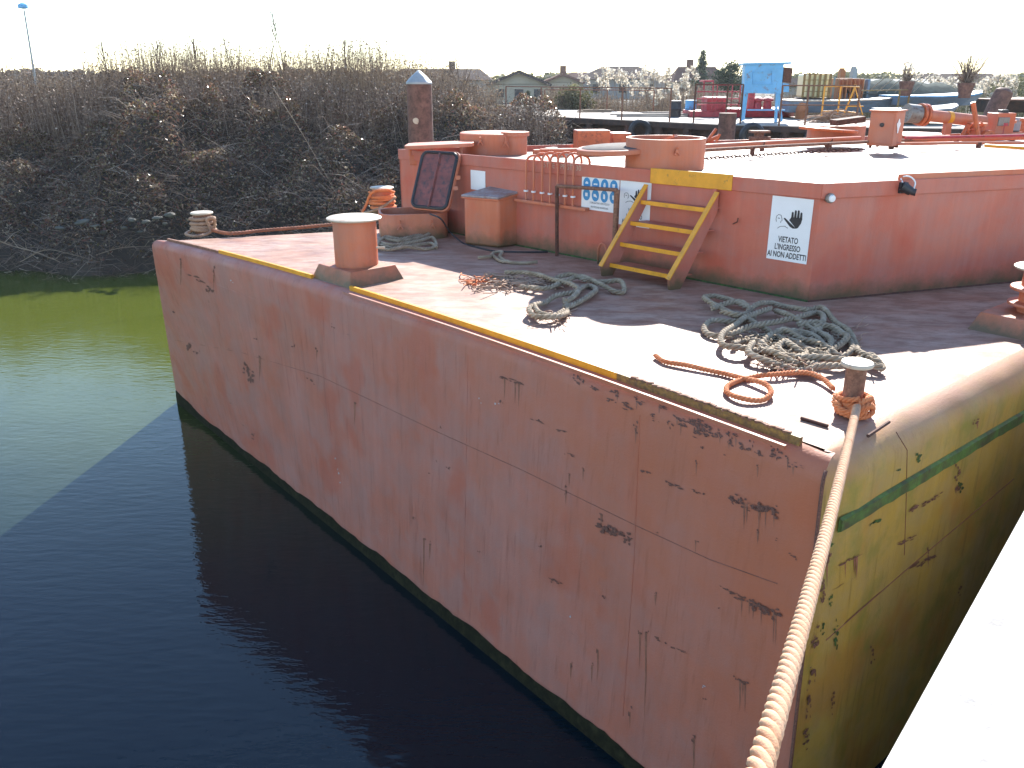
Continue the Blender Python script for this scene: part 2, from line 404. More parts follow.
# brambles
n = 230000
x = RN.uniform(-23, 1.8, n); d = RN.uniform(0, 9.5, n)
y = np.array([shore(q) for q in x]) + d - .1
lump = np.array([top(a, q) for a, q in zip(x, y)])
r_ = np.clip(d/6.6, 0, 1)**.72
dens = .5+.5*np.sin(x*3.1+y*2.3)*np.sin(x*1.7-y*1.3+2)
z = lump*r_ - RN.exponential(.14, n) + .30*dens - .02
keep = (RN.uniform(size=n) < .25+.75*dens) & (z > .35)
keep &= ~((z < 1.1) & (RN.uniform(size=n) < .7))
Cn = np.stack([x, y, z], 1)[keep]; 
V, Fc = leaves(Cn, .05, RN)
tag(addmesh('bramble_leaves', V, Fc, M_LEAF), 'dense dark reddish green bramble leaves covering the far canal bank', 'brambles', kind='stuff')
n = 24000
x = RN.uniform(-23, 1.8, n); d = RN.uniform(-.25, 9, n); y = np.array([shore(q) for q in x]) + d
lump = np.array([top(a, q) for a, q in zip(x, y)]); r_ = np.clip((d+.25)/6.6, 0, 1)**.72
A = np.stack([x, y, lump*r_-RN.uniform(0, .5, n)], 1)
ln = RN.uniform(.3, 1.3, n); az = RN.uniform(0, 2*PI, n)
Bp = A + np.stack([np.cos(az)*ln*.8, np.sin(az)*ln*.55-.1, RN.uniform(-.5, .55, n)*ln], 1)
mid = (A+Bp)/2 + np.stack([RN.normal(0, .08, n), RN.normal(0, .08, n), RN.uniform(.03, .28, n)*ln], 1)
Bp[:, 2] = np.maximum(Bp[:, 2], .02); A[:, 2] = np.maximum(A[:, 2], .05)
V, Fc = sticks(A, Bp, mid, RN.uniform(.003, .009, n))
tag(addmesh('bramble_stems', V, Fc, M_TWIG), 'tangled bare grey brown bramble stems arching over the far bank to the water', 'brambles', kind='stuff')
# dry reeds and thin bare shoots over and behind the brambles
def reedbed(name, label, x0, x1, y0, y1, n, hz, mat, seed, leaf=2, zb=2.2, lean=.12, kinds=None):
    rg = np.random.RandomState(seed)
    x = rg.uniform(x0, x1, n); y = rg.uniform(y0, y1, n)
    h = np.array([hz(a, b_) for a, b_ in zip(x, y)])*rg.uniform(.72, 1.06, n)
    A = np.stack([x, y, np.full(n, zb)], 1); 
    T = A + np.stack([rg.normal(0, lean, n)*h, rg.normal(0, lean, n)*h, h], 1)
    mid = A*.5+T*.5 + np.stack([rg.normal(0, .04, n), rg.normal(0, .04, n), np.zeros(n)], 1)
    V, Fc = sticks(A, T, mid, rg.uniform(.004, .010, n))
    Cs = []
    for k in range(leaf):
        t = rg.uniform(.45, 1.02, n)[:, None]; Cs.append(A*(1-t)+T*t + rg.normal(0, .05, (n, 3)))
    V2, F2 = leaves(np.concatenate(Cs), .042, rg)
    return tag(addmesh(name, np.concatenate([V, V2]), np.concatenate([Fc, F2+len(V)]), mat), label, 'reeds', kind='stuff')
def hz1(x, y):
    h = 3.65 + .22*math.sin(x*.9) + .22*math.sin(x*2.3+1) + .12*math.sin(x*6.1)
    if x < -14: h -= min(1.0, (-14-x)*.4)
    if x > -5: h -= min(1.2, (x+5)*.22)
    return h + (y-31)*.06
reedbed('dry_reeds', 'tall dry tan reeds standing above the bramble mounds', -30, -.6, 30.0, 36, 15000, hz1, M_REED, 5, 4)
reedbed('dry_shoots', 'thin brown shoots with dead leaves between the brambles and the tall reeds', -26, 1.2, 27.4, 31.5, 8000, lambda x, y: 2.6+.25*math.sin(x*1.7)+.12*math.sin(x*5)-max(0, (x+3)*.25), M_TWIG, 6, 5, lean=.2)
reedbed('tan_reeds', 'tan reeds on the flat land behind the left of the dock', 1.5, 16, 39, 46, 7000, lambda x, y: 1.5+.25*math.sin(x*.9)+.15*math.sin(x*3.1), M_REED, 18, 4, zb=2.7)
reedbed('meadow_reeds', 'pale olive reeds on the flat land behind the boats', 14, 62, 38, 46, 10000, lambda x, y: 1.9+.25*math.sin(x*.9)+(x-15)*.012, M_OLIVE, 8, 4, zb=2.7)
def bare_tree(label, base, h, spread, seed, n1=9, group='bare saplings rising from the brambles', r0=.03):
    t = thing('bare_sapling', label, 'sapling', base, group); rr = random.Random(seed); base = Vector(base)
    tip = base + Vector((rr.uniform(-.15, .15)*h, 0, h)); tr = [base, base.lerp(tip, .35)+Vector((rr.uniform(-.1, .1), 0, 0)), base.lerp(tip, .7)+Vector((rr.uniform(-.12, .12), 0, 0)), tip]
    B().tube(spline(tr, .3), r0*.6, 5).build('trunk', M_TWIG, t)
    b = B()
    for i in range(n1):
        f = rr.uniform(.3, .95); p = tr[0].lerp(tr[3], f); az = rr.uniform(0, 2*PI); L = h*(1-f)*.7+.35
        q = p + Vector((math.cos(az)*spread*L, math.sin(az)*spread*L, L)); b.tube([p, p.lerp(q, .5)+Vector((rr.uniform(-.06, .06), 0, -.05)), q], [.012, .009, .004], 4)
        for j in range(4):
            f2 = rr.uniform(.3, .95); p2 = p.lerp(q, f2); q2 = p2+Vector((rr.uniform(-.4, .4), rr.uniform(-.4, .4), rr.uniform(.1, .5)))*L*.5
            b.tube([p2, q2], [.006, .003], 3)
    b.build('crown', M_TWIG, t); return t
def sap(label, px, py, Y, base_z, seed, sp=.4, n1=9):
    tp = PY(px, py, Y); bare_tree(label, (tp.x, Y, base_z), tp.z-base_z, sp, seed, n1)
sap('tallest bare sapling forking in two over the reeds, right of centre of the bank', 284, 14, 31, 3.1, 1, .22, 12)
sap('thin leaning bare sapling just left of the tallest one', 262, 46, 31, 3.1, 2, .5, 8)
sap('small twiggy sapling above the reeds at the left part of the bank', 108, 42, 31, 3.1, 3, .3, 14)
sap('bare sapling above the reeds midway between the lamp and the tallest sapling', 190, 40, 31, 3.1, 5, .3, 10)
sap('tall single stemmed sapling left of the tallest forked one', 232, 36, 31, 3.1, 21, .18, 7)
sap('slender sapling above the reeds between the forked sapling and the pile', 318, 44, 31, 3.1, 22, .25, 8)
sap('low spreading bare shrub top just right of the street lamp', 74, 62, 31, 3.1, 23, .6, 12)
sap('thin sapling leaning over the reeds in the left half of the bank', 152, 44, 31, 3.1, 24, .3, 8)
sap('bare sapling behind the bush right of the pointed pile', 458, 58, 31, 3.1, 25, .4, 10)
sap('bare sapling beside the pointed pile', 352, 40, 31, 3.1, 8, .3, 9)
# stones at the foot of the bank and dead branches in the water
k = 0
ORD = ['second', 'third', 'fourth', 'fifth', 'sixth']
STN = ['large pale stone sixth from the left of the row under the brambles'.replace('sixth', 'third'), 'fourth stone from the left of the row under the brambles', 'small upper stone sixth from the left of the row', 'flat stone seventh from the left of the row', 'stone above the lower small stone in the row, eighth from the left', 'stone just left of the far bollard stones, tenth from the left', 'stone second from the right of the row', 'small stone third from the right, lowest at that end', 'rightmost and highest pale stone of the row near the far bollard', 'leftmost pale stone at the foot of the bramble bank', 'lowest small stone below the left group of stones', 'lowest small stone below the right group of stones']
for (px, py, w, where) in [(82, 222, .42, 'leftmost'), (96, 226, .30, ''), (110, 221, .22, ''), (124, 228, .26, ''), (132, 220, .3, ''), (146, 222, .25, ''), (157, 218, .3, ''), (165, 224, .22, ''), (170, 215, .34, 'rightmost'), (60, 228, .3, ''), (104, 232, .28, ''), (140, 232, .24, '')]:
    bm = bmesh.new(); bmesh.ops.create_icosphere(bm, subdivisions=2, radius=.5)
    p = PY(px, py, 22.3+.1*random.random()); sx = (w, w*.7, w*random.uniform(.3, .5))
    for vv in bm.verts:
        vv.co *= random.uniform(.85, 1.1); vv.co = Vector((vv.co.x*sx[0], vv.co.y*sx[1], vv.co.z*sx[2]))
    me = bpy.data.meshes.new('stone'); bm.to_mesh(me); bm.free(); me.materials.append(M_STONE)
    o = bpy.data.objects.new('stone', me); COL.objects.link(o); o.location = p; o.rotation_euler = (0, random.uniform(-.3, .3), random.random()*3)
    tag(o, STN[k], 'stone', 'stones at the foot of the bank'); k += 1
def branch(label, px, Y=21.9, r=.018):
    pts = [PY(x, y, Y+dy) for x, y, dy in px]
    b = B(); c = spline(pts, .12); b.tube(c, [r*(1-.7*i/len(c)) for i in range(len(c))], 5)
    for i in range(9):
        j = random.randrange(3, len(c)-1); q = c[j]; e = q+Vector((random.uniform(-.5, .5), random.uniform(-.2, .3), random.uniform(-.15, .45)))
        b.tube([q, q.lerp(e, .5)+Vector((0, 0, .06)), e], [r*.4, r*.3, r*.15], 4)
    return one(b, 'dead_branch', M_REED, label, 'branch', 'dead branches by the water')
branch('long pale dead branch dipping into the water at the left edge', [(-12, 236, 0), (10, 245, 0), (35, 252, -.2), (60, 262, -.3)])
branch('forked dead branch lying at the waterline under the brambles', [(20, 262, -.1), (45, 250, 0), (70, 254, 0), (100, 262, -.2)], r=.014)
branch('pale dead stem lying over the stones nearest the orange barge', [(96, 255, 0), (120, 248, .1), (150, 246, .2)], r=.012)
branch('long pale leaning stick standing in the brambles behind the big bollard', [(273, 88, 2.8), (300, 130, 2.0), (322, 168, 1.4), (341, 202, .9)], r=.007)

# ================================================================ THE ORANGE BARGE
side = Vector((-.693, .721, 0)); lon = Vector((.947, .321, 0)); endd = Vector((.77, .64, 0))
barge = thing('barge', 'long orange painted steel barge with raised deckhouse lying across the canal', 'barge', (1.85, 4.24, 0))
def fy(x): return -.03271621*x*x - 1.14606243*x + 6.50325811
A = Vector((1.84, 4.26, 0)); Bc = Vector((-4.74, 11.02, 0))
# outer edge of the deck: along the broad side, round the corner, along the quarter, and back
edge = []
for i in range(25):
    x = Bc.x + (1.74-Bc.x)*i/24; edge.append(Vector((x, fy(x)-.17+.0*i, 0)))
nside = len(edge)
edge += [A + Vector((.0, .02, 0)), A+endd*.22+Vector((.02, 0, 0))]
for i in range(1, 9): edge.append(A + endd*(.22+4.1*i/8) + Vector((.02, 0, 0)))
edge.append(A+endd*4.4+lon*14)
nnear = len(edge)
edge.append(Bc+lon*19 + Vector((0, 0, 0)))
for i in range(6, -1, -1): edge.append(Bc + lon*(.25+3.0*i) )
def outw(i):
    a = edge[(i-1) % len(edge)]; c_ = edge[(i+1) % len(edge)]; t = (c_-a).normalized(); return Vector((-t.y, t.x, 0))*-1
cen = Vector((3, 10, 0)); outs = []
for i in range(len(edge)):
    o = outw(i)
    if o.dot(edge[i]-cen) < 0: o = -o
    outs.append(o)
def botpt(i):
    """waterline in plan under edge point i; the broad side leans out a little below and rakes at the far corner"""
    p = edge[i]
    if i < nside:
        t = i/(nside-1); x0, x1 = -5.38, 1.70
        x = x0+(x1-x0)*t; return Vector((x, -1.2245534*x+6.0534, 0))
    if i <= nside+1: return p + outs[i]*.02 + Vector((-.03, -.18, 0))
    if i < nnear: return p + outs[i]*.0
    lean = Vector((-5.38-Bc.x, (-1.2245534*-5.38+6.0534)-(fy(Bc.x)-.17), 0))
    return p + lean
RND = .11
rows = []
n_e = len(edge)
def rad(i):
    if nside+1 <= i < nnear: return .20
    if i < nside: return .10 + .05*(i/(nside-1))
    return .12
prof = [(math.radians(a)) for a in (90, 72, 54, 36, 18, 0)]
for a in prof:
    rows.append([edge[i] - outs[i]*rad(i)*(1-math.cos(a)) + Vector((0, 0, D - rad(i)*(1-math.sin(a)))) for i in range(n_e)])
levels = [(.12), .3, .55, .8, 1.0]
for k, f in enumerate(levels):
    row = []
    for i in range(n_e):
        p = edge[i]; q = botpt(i); zt = D-rad(i); z_ = zt*(1-f) + (-.0)*f
        row.append(p.lerp(q, f) + Vector((0, 0, z_)))
    rows.append(row)
rows.append([r - Vector((0, 0, .6)) for r in rows[-1]])
# hull plating in two parts: the broad side and the olive stained quarter with the rest
def plating(name, idx, mat, label=None):
    V = []; Fc = []; w = len(idx)
    for r in rows: V += [r[i] for i in idx]
    for j in range(len(rows)-1):
        for i in range(w-1): a = j*w+i; Fc.append((a, a+1, a+w+1, a+w))
    b = B(); b.v = V; b.f = Fc; return b.build(name, mat, barge, smooth=2, label=label), BVHTree.FromPolygons([tuple(q) for q in V], Fc)
hull, bv_side = plating('hull_side', list(range(nside)), M_HULL, 'broad faded pink orange bow plating')
sb = B()
hull2, bv_end = plating('hull_quarter', list(range(nside-1, nnear)), M_END, 'olive stained quarter plating facing the quay')
hull3, _ = plating('hull_far_side', list(range(nnear-1, n_e))+[0], M_RED)
b = B(); n = n_e; b.v = [rows[0][i] for i in range(n_e)]; b.f = [list(range(n_e))]
deck = b.build('deck', M_DECK, barge)
# weathered joint where broad side and quarter meet: smooth colour change is left to the paint
# ---- wet band at the waterline
def hit(px, py, bv=None):
    r = ray(px, py).normalized(); l, nn, i, d = (bv or bv_side).ray_cast(C0, r)
    if l is None: return None
    if nn.dot(r) > 0: nn = -nn
    return l, nn
b = B(); V = []; Fc = []; K = 150
qs = []
for i in range(K+1):
    t = i/K*(nside-1); i0 = min(int(t), nside-2); f = t-i0
    p = rows[-2][i0].lerp(rows[-2][i0+1], f); u = rows[-3][i0].lerp(rows[-3][i0+1], f)
    dr = (u-p).normalized(); o = outs[i0].lerp(outs[i0+1], f)
    h = .13 + .012*math.sin(i*.31)+.010*math.sin(i*.83+1) + .015*random.random() + (.16 if i < 16 else 0)*(1-i/16)
    qs.append((p - Vector((0, 0, .3)) + o*.012, p + o*.014 + dr*h*.5, p + o*.005 + dr*h))
for q in qs: V += q
for i in range(K):
    for j in range(2): a = i*3+j; Fc.append((a, a+3, a+4, a+1))
b.v = V; b.f = Fc; b.build('wet_band', M_BAND, barge, smooth=2)
# ---- weld seams along the plating
def seam(pxs, bv, r=.0028, mat=M_HULL, name='weld_seam'):
    pts = []
    for a, c_ in zip(pxs, pxs[1:]):
        for k in range(12):
            f = k/12; h = hit(a[0]+(c_[0]-a[0])*f, a[1]+(c_[1]-a[1])*f, bv)
            if h: pts.append(h[0]+h[1]*.001)
    if len(pts) > 2: B().tube(pts, r, 5).build(name, mat, barge, smooth=True)
M_SEAM = simple('seam_paint', (.19, .075, .05), .7, 0, .4, 10, .4)
seam([(163, 262), (200, 278), (262, 302)], bv_side, mat=M_HULL)
seam([(175, 340), (240, 352), (320, 376), (440, 433), (520, 469), (635, 525), (709, 559), (784, 586)], bv_side, mat=M_SEAM)
seam([(322, 291), (326, 380), (332, 440)], bv_side, .003, mat=M_HULL)
seam([(214, 268), (222, 350), (230, 418)], bv_side, .003, mat=M_HULL)
seam([(468, 355), (466, 480), (464, 590)], bv_side, .003, mat=M_HULL)
seam([(640, 415), (634, 560), (622, 730)], bv_side, .004, mat=M_HULL)
seam([(826, 640), (900, 575), (1024, 470)], bv_end, .004, mat=M_SEAM)
seam([(896, 432), (907, 450), (906, 500), (904, 560)], bv_end, .003, mat=M_SEAM)
# ---- rust scars and drips: ragged patches standing a hair proud of the plating
def scar(px, py, w, h, mat, drip=0, bv=None, seed=0, off=.003):
    """a broken patch: a cluster of small ragged flakes, some with a thin run below"""
    bv = bv or bv_side; rr = random.Random(seed+px*7+py); b = B(); sl_ = .36 if bv is bv_side else -.5
    nb_ = max(3, int(w*h/7)) if mat is not M_SCUFF else 2
    for q in range(nb_):
        cx = px + rr.uniform(-.5, .5)*w; cy = py + (cx-px)*sl_ + rr.gauss(0, .28)*h
        bw = rr.uniform(.4, 1.5)*min(2.6, .4+w*.16); bh = rr.uniform(.3, 1.1)*min(2.6, .4+h*.2)
        H = hit(cx, cy, bv)
        if not H: continue
        poly = []; nn_ = rr.choice((7, 8, 9))
        for i in range(nn_):
            a = 2*PI*i/nn_; k = rr.uniform(.45, 1.1); hh = hit(cx+math.cos(a)*bw*k, cy+math.sin(a)*bh*k+math.cos(a)*bw*k*sl_, bv)
            if hh: poly.append(hh[0]+hh[1]*(off+.0004*q))
        if len(poly) < 5: continue
        m_ = len(b.v); b.v.append(H[0]+H[1]*(off+.0004*q)); b.v += poly
        for i in range(len(poly)): b.f.append([m_, m_+1+i, m_+1+(i+1) % len(poly)])
    if b.v: o = b.build('rust_scar' if mat is not M_SCUFF else 'bare_scuff', mat, barge)
    if drip and b.v:
        b = B()
        for q in range(1 + (w > 12)*2):
            x = px + rr.uniform(-.4, .4)*w*(w > 5); y = py+(x-px)*sl_; L = drip*rr.uniform(.9, 1.8); wd = rr.uniform(.6, 1.2)
            t1, t2, m1, m2, e = hit(x-wd, y, bv), hit(x+wd, y, bv), hit(x-wd*.7, y+L*.5, bv), hit(x+wd*.5, y+L*.5, bv), hit(x-.02*L*(1 if bv is bv_side else 0), y+L, bv)
            if t1 and t2 and m1 and m2 and e:
                m_ = len(b.v); b.v += [g_[0]+g_[1]*.002 for g_ in (t1, t2, m2, e, m1)]; b.f.append([m_+k_ for k_ in range(5)])
        if b.v: b.build('rust_run', M_RUN, o)
M_SCAR = simple('flaked_patch', (.05, .028, .022), .8, 0, .6, 55, .6, (.30, .13, .09), 1.0)
M_RUN = simple('rust_run_stain', (.27, .115, .07), .7, 0, .3, 20, .1)
for (x, y, w, h, dr) in [(196, 278, 14, 4, 0), (209, 290, 10, 5, 12), (181, 262, 2, 10, 20), (214, 275, 2, 16, 12), (172, 313, 7, 4, 0), (188, 345, 6, 9, 0), (197, 352, 9, 4, 0),
        (246, 368, 5, 16, 0), (251, 375, 6, 14, 0), (260, 357, 3, 3, 15), (311, 381, 9, 4, 0), (317, 350, 3, 4, 8), (355, 402, 4, 3, 22), (253, 436, 4, 9, 0), (424, 538, 4, 5, 34), (430, 544, 2, 5, 15),
        (512, 380, 24, 4, 14), (538, 421, 14, 3, 0), (561, 431, 12, 3, 0), (571, 455, 16, 3, 0), (566, 490, 3, 12, 12), (636, 383+45, 4, 12, 15), (610, 530, 26, 9, 0), (626, 537, 12, 8, 0), (645, 472, 12, 4, 0), (675, 485, 18, 4, 0), (699, 492, 14, 4, 0),
        (748, 504, 34, 7, 22), (768, 508, 22, 9, 16), (735, 502, 9, 5, 0), (793, 556, 12, 4, 0), (640, 632, 3, 6, 34), (598, 650, 3, 6, 30), (592, 665, 3, 5, 16), (571, 663, 3, 7, 12), (646, 632, 7, 3, 50),
        (744, 598, 26, 6, 14), (768, 610, 28, 8, 20), (724, 588, 10, 3, 0), (740, 680, 16, 4, 18), (705, 700, 6, 3, 0), (694, 738, 3, 10, 30), (556, 581, 18, 4, 0), (448, 467, 4, 3, 0), (630, 712, 4, 8, 14), (502, 352+50, 3, 6, 0), (800, 640, 3, 14, 0), (697, 541, 6, 3, 9), (662, 640, 10, 4, 0), (680, 650, 16, 3, 0)]:
    scar(x, y, w, h, M_SCAR, dr)
for (x, y, w, h) in [(338, 464, 6, 30), (232, 283, 4, 4), (482, 401, 6, 4), (498, 405, 8, 4), (571, 614, 3, 10), (703, 686, 8, 4), (340, 478, 3, 16)]: scar(x, y, w, h, M_SCUFF)
for (x, y, w, h, dr) in [(824, 552, 8, 16, 0), (822, 590, 5, 22, 0), (828, 556, 6, 16, 20), (815, 640, 6, 16, 0), (812, 672, 7, 14, 0), (808, 700, 5, 26, 0), (806, 735, 6, 18, 0), (957, 480, 4, 26, 0), (920, 505, 22, 5, 0), (934, 498, 16, 4, 0), (960, 588, 4, 12, 0), (905, 540, 18, 4, 0), (975, 422, 6, 6, 6), (928, 555, 3, 14, 10), (872, 650, 4, 16, 0), (850, 560, 20, 4, 14), (925, 560, 18, 5, 0), (915, 565, 14, 5, 0), (832, 700, 4, 20, 0)]:
    scar(x, y, w, h, M_SCAR, dr, bv_end)
for (x, y, w, h) in [(918, 458, 7, 8), (898, 470, 4, 5), (960, 485, 5, 10), (829, 545, 10, 8), (873, 505+18, 14, 5), (835, 640, 4, 30), (830, 600, 4, 16), (822, 628, 4, 12)]:
    scar(x, y, w, h, M_ALG, 0, bv_end)
# scuffed paint under the rounded deck edge toward the near corner
_rr = random.Random(12)
for i in range(46):
    x = _rr.uniform(575, 800); y = 372 + (x-600)*.36 + abs(_rr.gauss(0, 9)) + 12
    scar(x, y, _rr.uniform(4, 13), _rr.uniform(3, 9), M_SCAR, _rr.choice((0, 0, 7)), seed=i)
for i in range(26):
    x = _rr.uniform(170, 800); y = 262 + (x-170)*.33 + _rr.uniform(5, 200)
    scar(x, y, _rr.uniform(2, 5), _rr.uniform(2, 5), M_SCAR, _rr.choice((0, 0, 12)), seed=i)
q_ = [rows[j][nside-1]+Vector((.02, -.06, 0))*0 for j in range(3, len(rows)-1)]
B().tube([q+outs[nside-1]*.004 for q in q_], .011, 6).build('corner_weld', M_SCAR, barge, smooth=2)
# ---- green rubbing strake on the quarter
pts = []
for i in range(60):
    q = A + endd*(.02+5.0*i/59) + Vector((.02, 0, 0)); pts.append(Vector((q.x, q.y, D-.415)))
M_STRAKE = simple('mossy_strake', (.075, .17, .03), .65, 0, .5, 5, .5, (.06, .05, .025), .8)
ono = Vector((endd.y, -endd.x, 0)).normalized()
b = B(); rr = random.Random(3)
b.rings([[p+ono*.002+Vector((0, 0, .045)), p+ono*.024+Vector((0, 0, .035)), p+ono*.026+Vector((0, 0, -.03-.012*rr.random())), p+ono*.002+Vector((0, 0, -.05))] for p in pts])
b.build('rubbing_strake', M_STRAKE, barge)
# ---- yellow bar welded along the broad edge of the deck
def bar_at(x): return Vector((x, fy(x), 0))
def edgebar(x0, x1, mat, name, w=.03, h=.042, dx=0.0, n=24):
    b = B(); R = []
    for i in range(n+1):
        x = x0+(x1-x0)*i/n; p = bar_at(x); t = (bar_at(x+.1)-p).normalized(); o = Vector((t.y, -t.x, 0)); o = o if o.y < 0 else -o
        p = p - o*dx
        R.append([p - o*w/2 + Vector((0, 0, D-.02)), p-o*w/2+Vector((0, 0, D+h)), p+o*w/2+Vector((0, 0, D+h)), p+o*w/2+Vector((0, 0, D-.02))])
    b.rings(R); return b.build(name, mat, barge)
edgebar(-4.5, -3.55, M_RUSTL, 'edge_bar', h=.03, dx=.0)
edgebar(-3.55, -2.12, M_YEL, 'edge_bar', dx=.0)
edgebar(-1.62, .75, M_YEL, 'edge_bar', dx=.0)
edgebar(.752, 1.68, M_YELW, 'edge_bar', dx=.0)
edgebar(-1.6, 1.66, M_HULL, 'edge_lip', .022, .008, -.105)
for i in range(26):    # ragged scale on the worn end of the bar
    x = .85 + .8*i/26; p = bar_at(x)+Vector((.0, .0, D+.044)); B().box(p, (.018+.012*random.random(), .05, .010+.012*random.random()), random.uniform(.3, 1.4)).build('rust_flake', M_RUSTL, barge)

# ---- deckhouse
Wd = Vector((-.693, .721, 0)); W1 = Vector((2.81, 7.79, 0)); L0 = 6.37; W0 = W1+Wd*L0
HT = 1.1; Z1 = D+HT; Z0t = D+1.05
def wallz(s): return Z1 + (Z0t-Z1)*(s/L0)
W2 = W1 + lon*13; W3 = W0 + lon*15
n_w = Vector((-.721, -.693, 0)); n_r = Vector((.321, -.947, 0))
house = barge
def wallquad(name, a, za, c_, zc, nrm, mat, th=.02, z0=D-.01, lab=None):
    b = B(); poly = [(a.x, a.y, z0), (c_.x, c_.y, z0), (c_.x, c_.y, zc), (a.x, a.y, za)]
    b.prism(poly, 0, off=tuple(-nrm*th)); return b.build(name, mat, house, label=lab)
wallquad('deckhouse_front_wall', W1, Z1-.02, W0, Z0t-.02, n_w, M_WALL)
wallquad('deckhouse_side_wall', W1, Z1-.02, W2, Z1-.02, n_r, M_WALL)
nl = Vector((-lon.y, lon.x, 0))
wallquad('deckhouse_far_wall', W0, Z0t+.0, W3, Z1-.02, nl, M_WALL)
b = B(); poly = [W1, W2, W3, W0]; zz = [Z1, Z1, Z0t-.08, Z0t-.08]
b.v = [Vector((p.x, p.y, z)) for p, z in zip(poly, zz)]; b.f = [[0, 1, 2, 3]]; b.build('deckhouse_roof', M_DECK, house)
# fascia band under the roof edge
def fascia(a, c_, za, zc, nrm, h, mat, name='fascia', th=.022, up=.004):
    b = B(); poly = [(a.x, a.y, za-h), (c_.x, c_.y, zc-h), (c_.x, c_.y, zc+up), (a.x, a.y, za+up)]
    b.prism(poly, 0, off=tuple(nrm*th)); return b.build(name, mat, house, bevel=.006)
sy0, sy1 = (PW(652, 167, W1, Wd)-W1).dot(Wd), (PW(734, 177, W1, Wd)-W1).dot(Wd)
def wp(s, z=0): q = W1+Wd*s; q.z = z; return q
e = lambda s: wallz(s)
fascia(wp(-.01), wp(sy1), e(0), e(sy1), n_w, .135, M_WALL)
fascia(wp(sy1+.002), wp(sy0), e(sy1), e(sy0), n_w, .137, M_YEL, 'yellow_fascia', .024, .02)
fascia(wp(sy0+.002), wp(L0), e(sy0), e(L0), n_w, .135, M_WALL)
fascia(W1+n_w*.01, W2, Z1, Z1, n_r, .135, M_WALL)
s0 = (PW(900, 178, W1, lon)-W1).dot(lon)
b = B(); a0 = W1+lon*s0; b.prism([(a0.x, a0.y, Z1-.02), (W2.x, W2.y, Z1-.02), (W2.x, W2.y, Z1+.055), (a0.x, a0.y, Z1+.055)], 0, off=tuple(n_r*-.03)); b.build('roof_kerb', M_RED, house, bevel=.006)
# dirty weld line at the foot of the walls
for a, c_, nn in ((W1, W0, n_w), (W1, W2, n_r)):
    B().tube([a+nn*.004+Vector((0, 0, D+.004)), c_+nn*.004+Vector((0, 0, D+.004))], .012, 5).build('foot_weld', M_ALG if nn is n_w else M_RUST, house)

# ---- bollards (part of the hull structure)
def bollard(c, r, h, fl, parent, mat=M_RED, topmat=M_CREAM, rings=(), name='bollard'):
    p = B().lathe(c, [(r, 0), (r, h)], 32).build(name, mat, parent, smooth=True)
    B().lathe(Vector(c)+Vector((0, 0, h)), [(r*.9, 0), (fl*.97, .004), (fl, .012), (fl, .022), (fl*.94, .030), (.01, .032)], 32).build('flange', topmat, p, smooth=True)
    for z in rings: B().lathe(Vector(c)+Vector((0, 0, z)), [(r*.98, -.02), (fl*.98, -.012), (fl, 0), (fl*.98, .012), (r*.98, .02)], 32).build('ring', mat, p, smooth=True)
    return p
# big one on the broad edge, on a tapered box seat
q0 = P(320, 268); q1 = P(353, 286); q2 = P(398, 277)
ct = (q0+q2)/2; ct = P(357, 265, D+.14)
rot = math.atan2(.721, -.693)
def taper(c, sx, sy, h, rz, f=.82):
    b = B(); R = Matrix.Rotation(rz, 3, 'Z'); c = Vector(c)
    b.rings([[c + R@Vector((x*sx*k/2, y*sy*k/2, z)) for x, y in ((-1, -1), (1, -1), (1, 1), (-1, 1))] for k, z in ((1, -.01), (f, h))]); return b
seat = taper(Vector((ct.x, ct.y, D)), .74, .68, .15, rot).build('bollard_seat', M_RED, barge, bevel=.008)
bp = bollard((ct.x, ct.y, D+.148), .225, .47, .285, barge, M_RED, M_CREAM)
B().tube([Vector((ct.x, ct.y, D+.33))+Vector((.22, -.03, 0)), Vector((ct.x, ct.y, D+.33))+Vector((.31, -.02, 0))], .012, 8).build('peg', M_CREAM, bp)
nb = P(850, 414)
bollard((nb.x, nb.y, D-.005), .062, .325, .098, barge, M_RUSTL, M_CREAM, ())
for a, c_ in (((801, 418), (828, 426)), ((868, 436), (889, 422))): B().tube([P(*a, D+.012), P(*c_, D+.012)], .011, 6).build('welded_rod', M_RUST, barge)
fb = P(204, 232)
bollard((fb.x, fb.y, D-.005), .12, .25, .15, barge, M_RUSTL, M_CREAM)
rb = P(1036, 313, D+.14)
taper(Vector((rb.x, rb.y, D)), .85, .72, .15, math.atan2(.64, .77), .84).build('bollard_seat', M_RED, barge, bevel=.008)
bollard((rb.x, rb.y, D+.148), .15, .36, .23, barge, M_RED, M_CREAM, (.07, .2))
hb = P(383, 213)
bollard((hb.x, hb.y, D-.005), .15, .38, .185, barge, M_RED, M_CREAM)

# ---- open deck hatch: oval coaming, lid standing against the house, clips
def rrect(hx, hy, r, n=6):
    out = []
    for cx, cy, a0 in ((hx-r, hy-r, 0), (-hx+r, hy-r, 90), (-hx+r, -hy+r, 180), (hx-r, -hy+r, 270)):
        for i in range(n+1):
            a = math.radians(a0+90*i/n); out.append((cx+r*math.cos(a), cy+r*math.sin(a)))
    return out
def coaming(c, hx, hy, r, h, rz, mat, th=.03, name='hatch_coaming', floor=True):
    R = Matrix.Rotation(rz, 3, 'Z'); c = Vector(c)
    def rg(k, z): return [c+R@Vector((x*(hx-k)/hx, y*(hy-k)/hy, z)) for x, y in rrect(hx, hy, r)]
    b = B(); b.rings([rg(0, -.005), rg(0, h), rg(th, h), rg(th, .02)], cap=False)
    o = b.build(name, mat, barge, smooth=True)
    if floor:
        b = B(); b.v = rg(th*.9, .03); b.f = [list(range(len(b.v)))]; b.build('hatch_opening', M_BLACK, o)
    return o
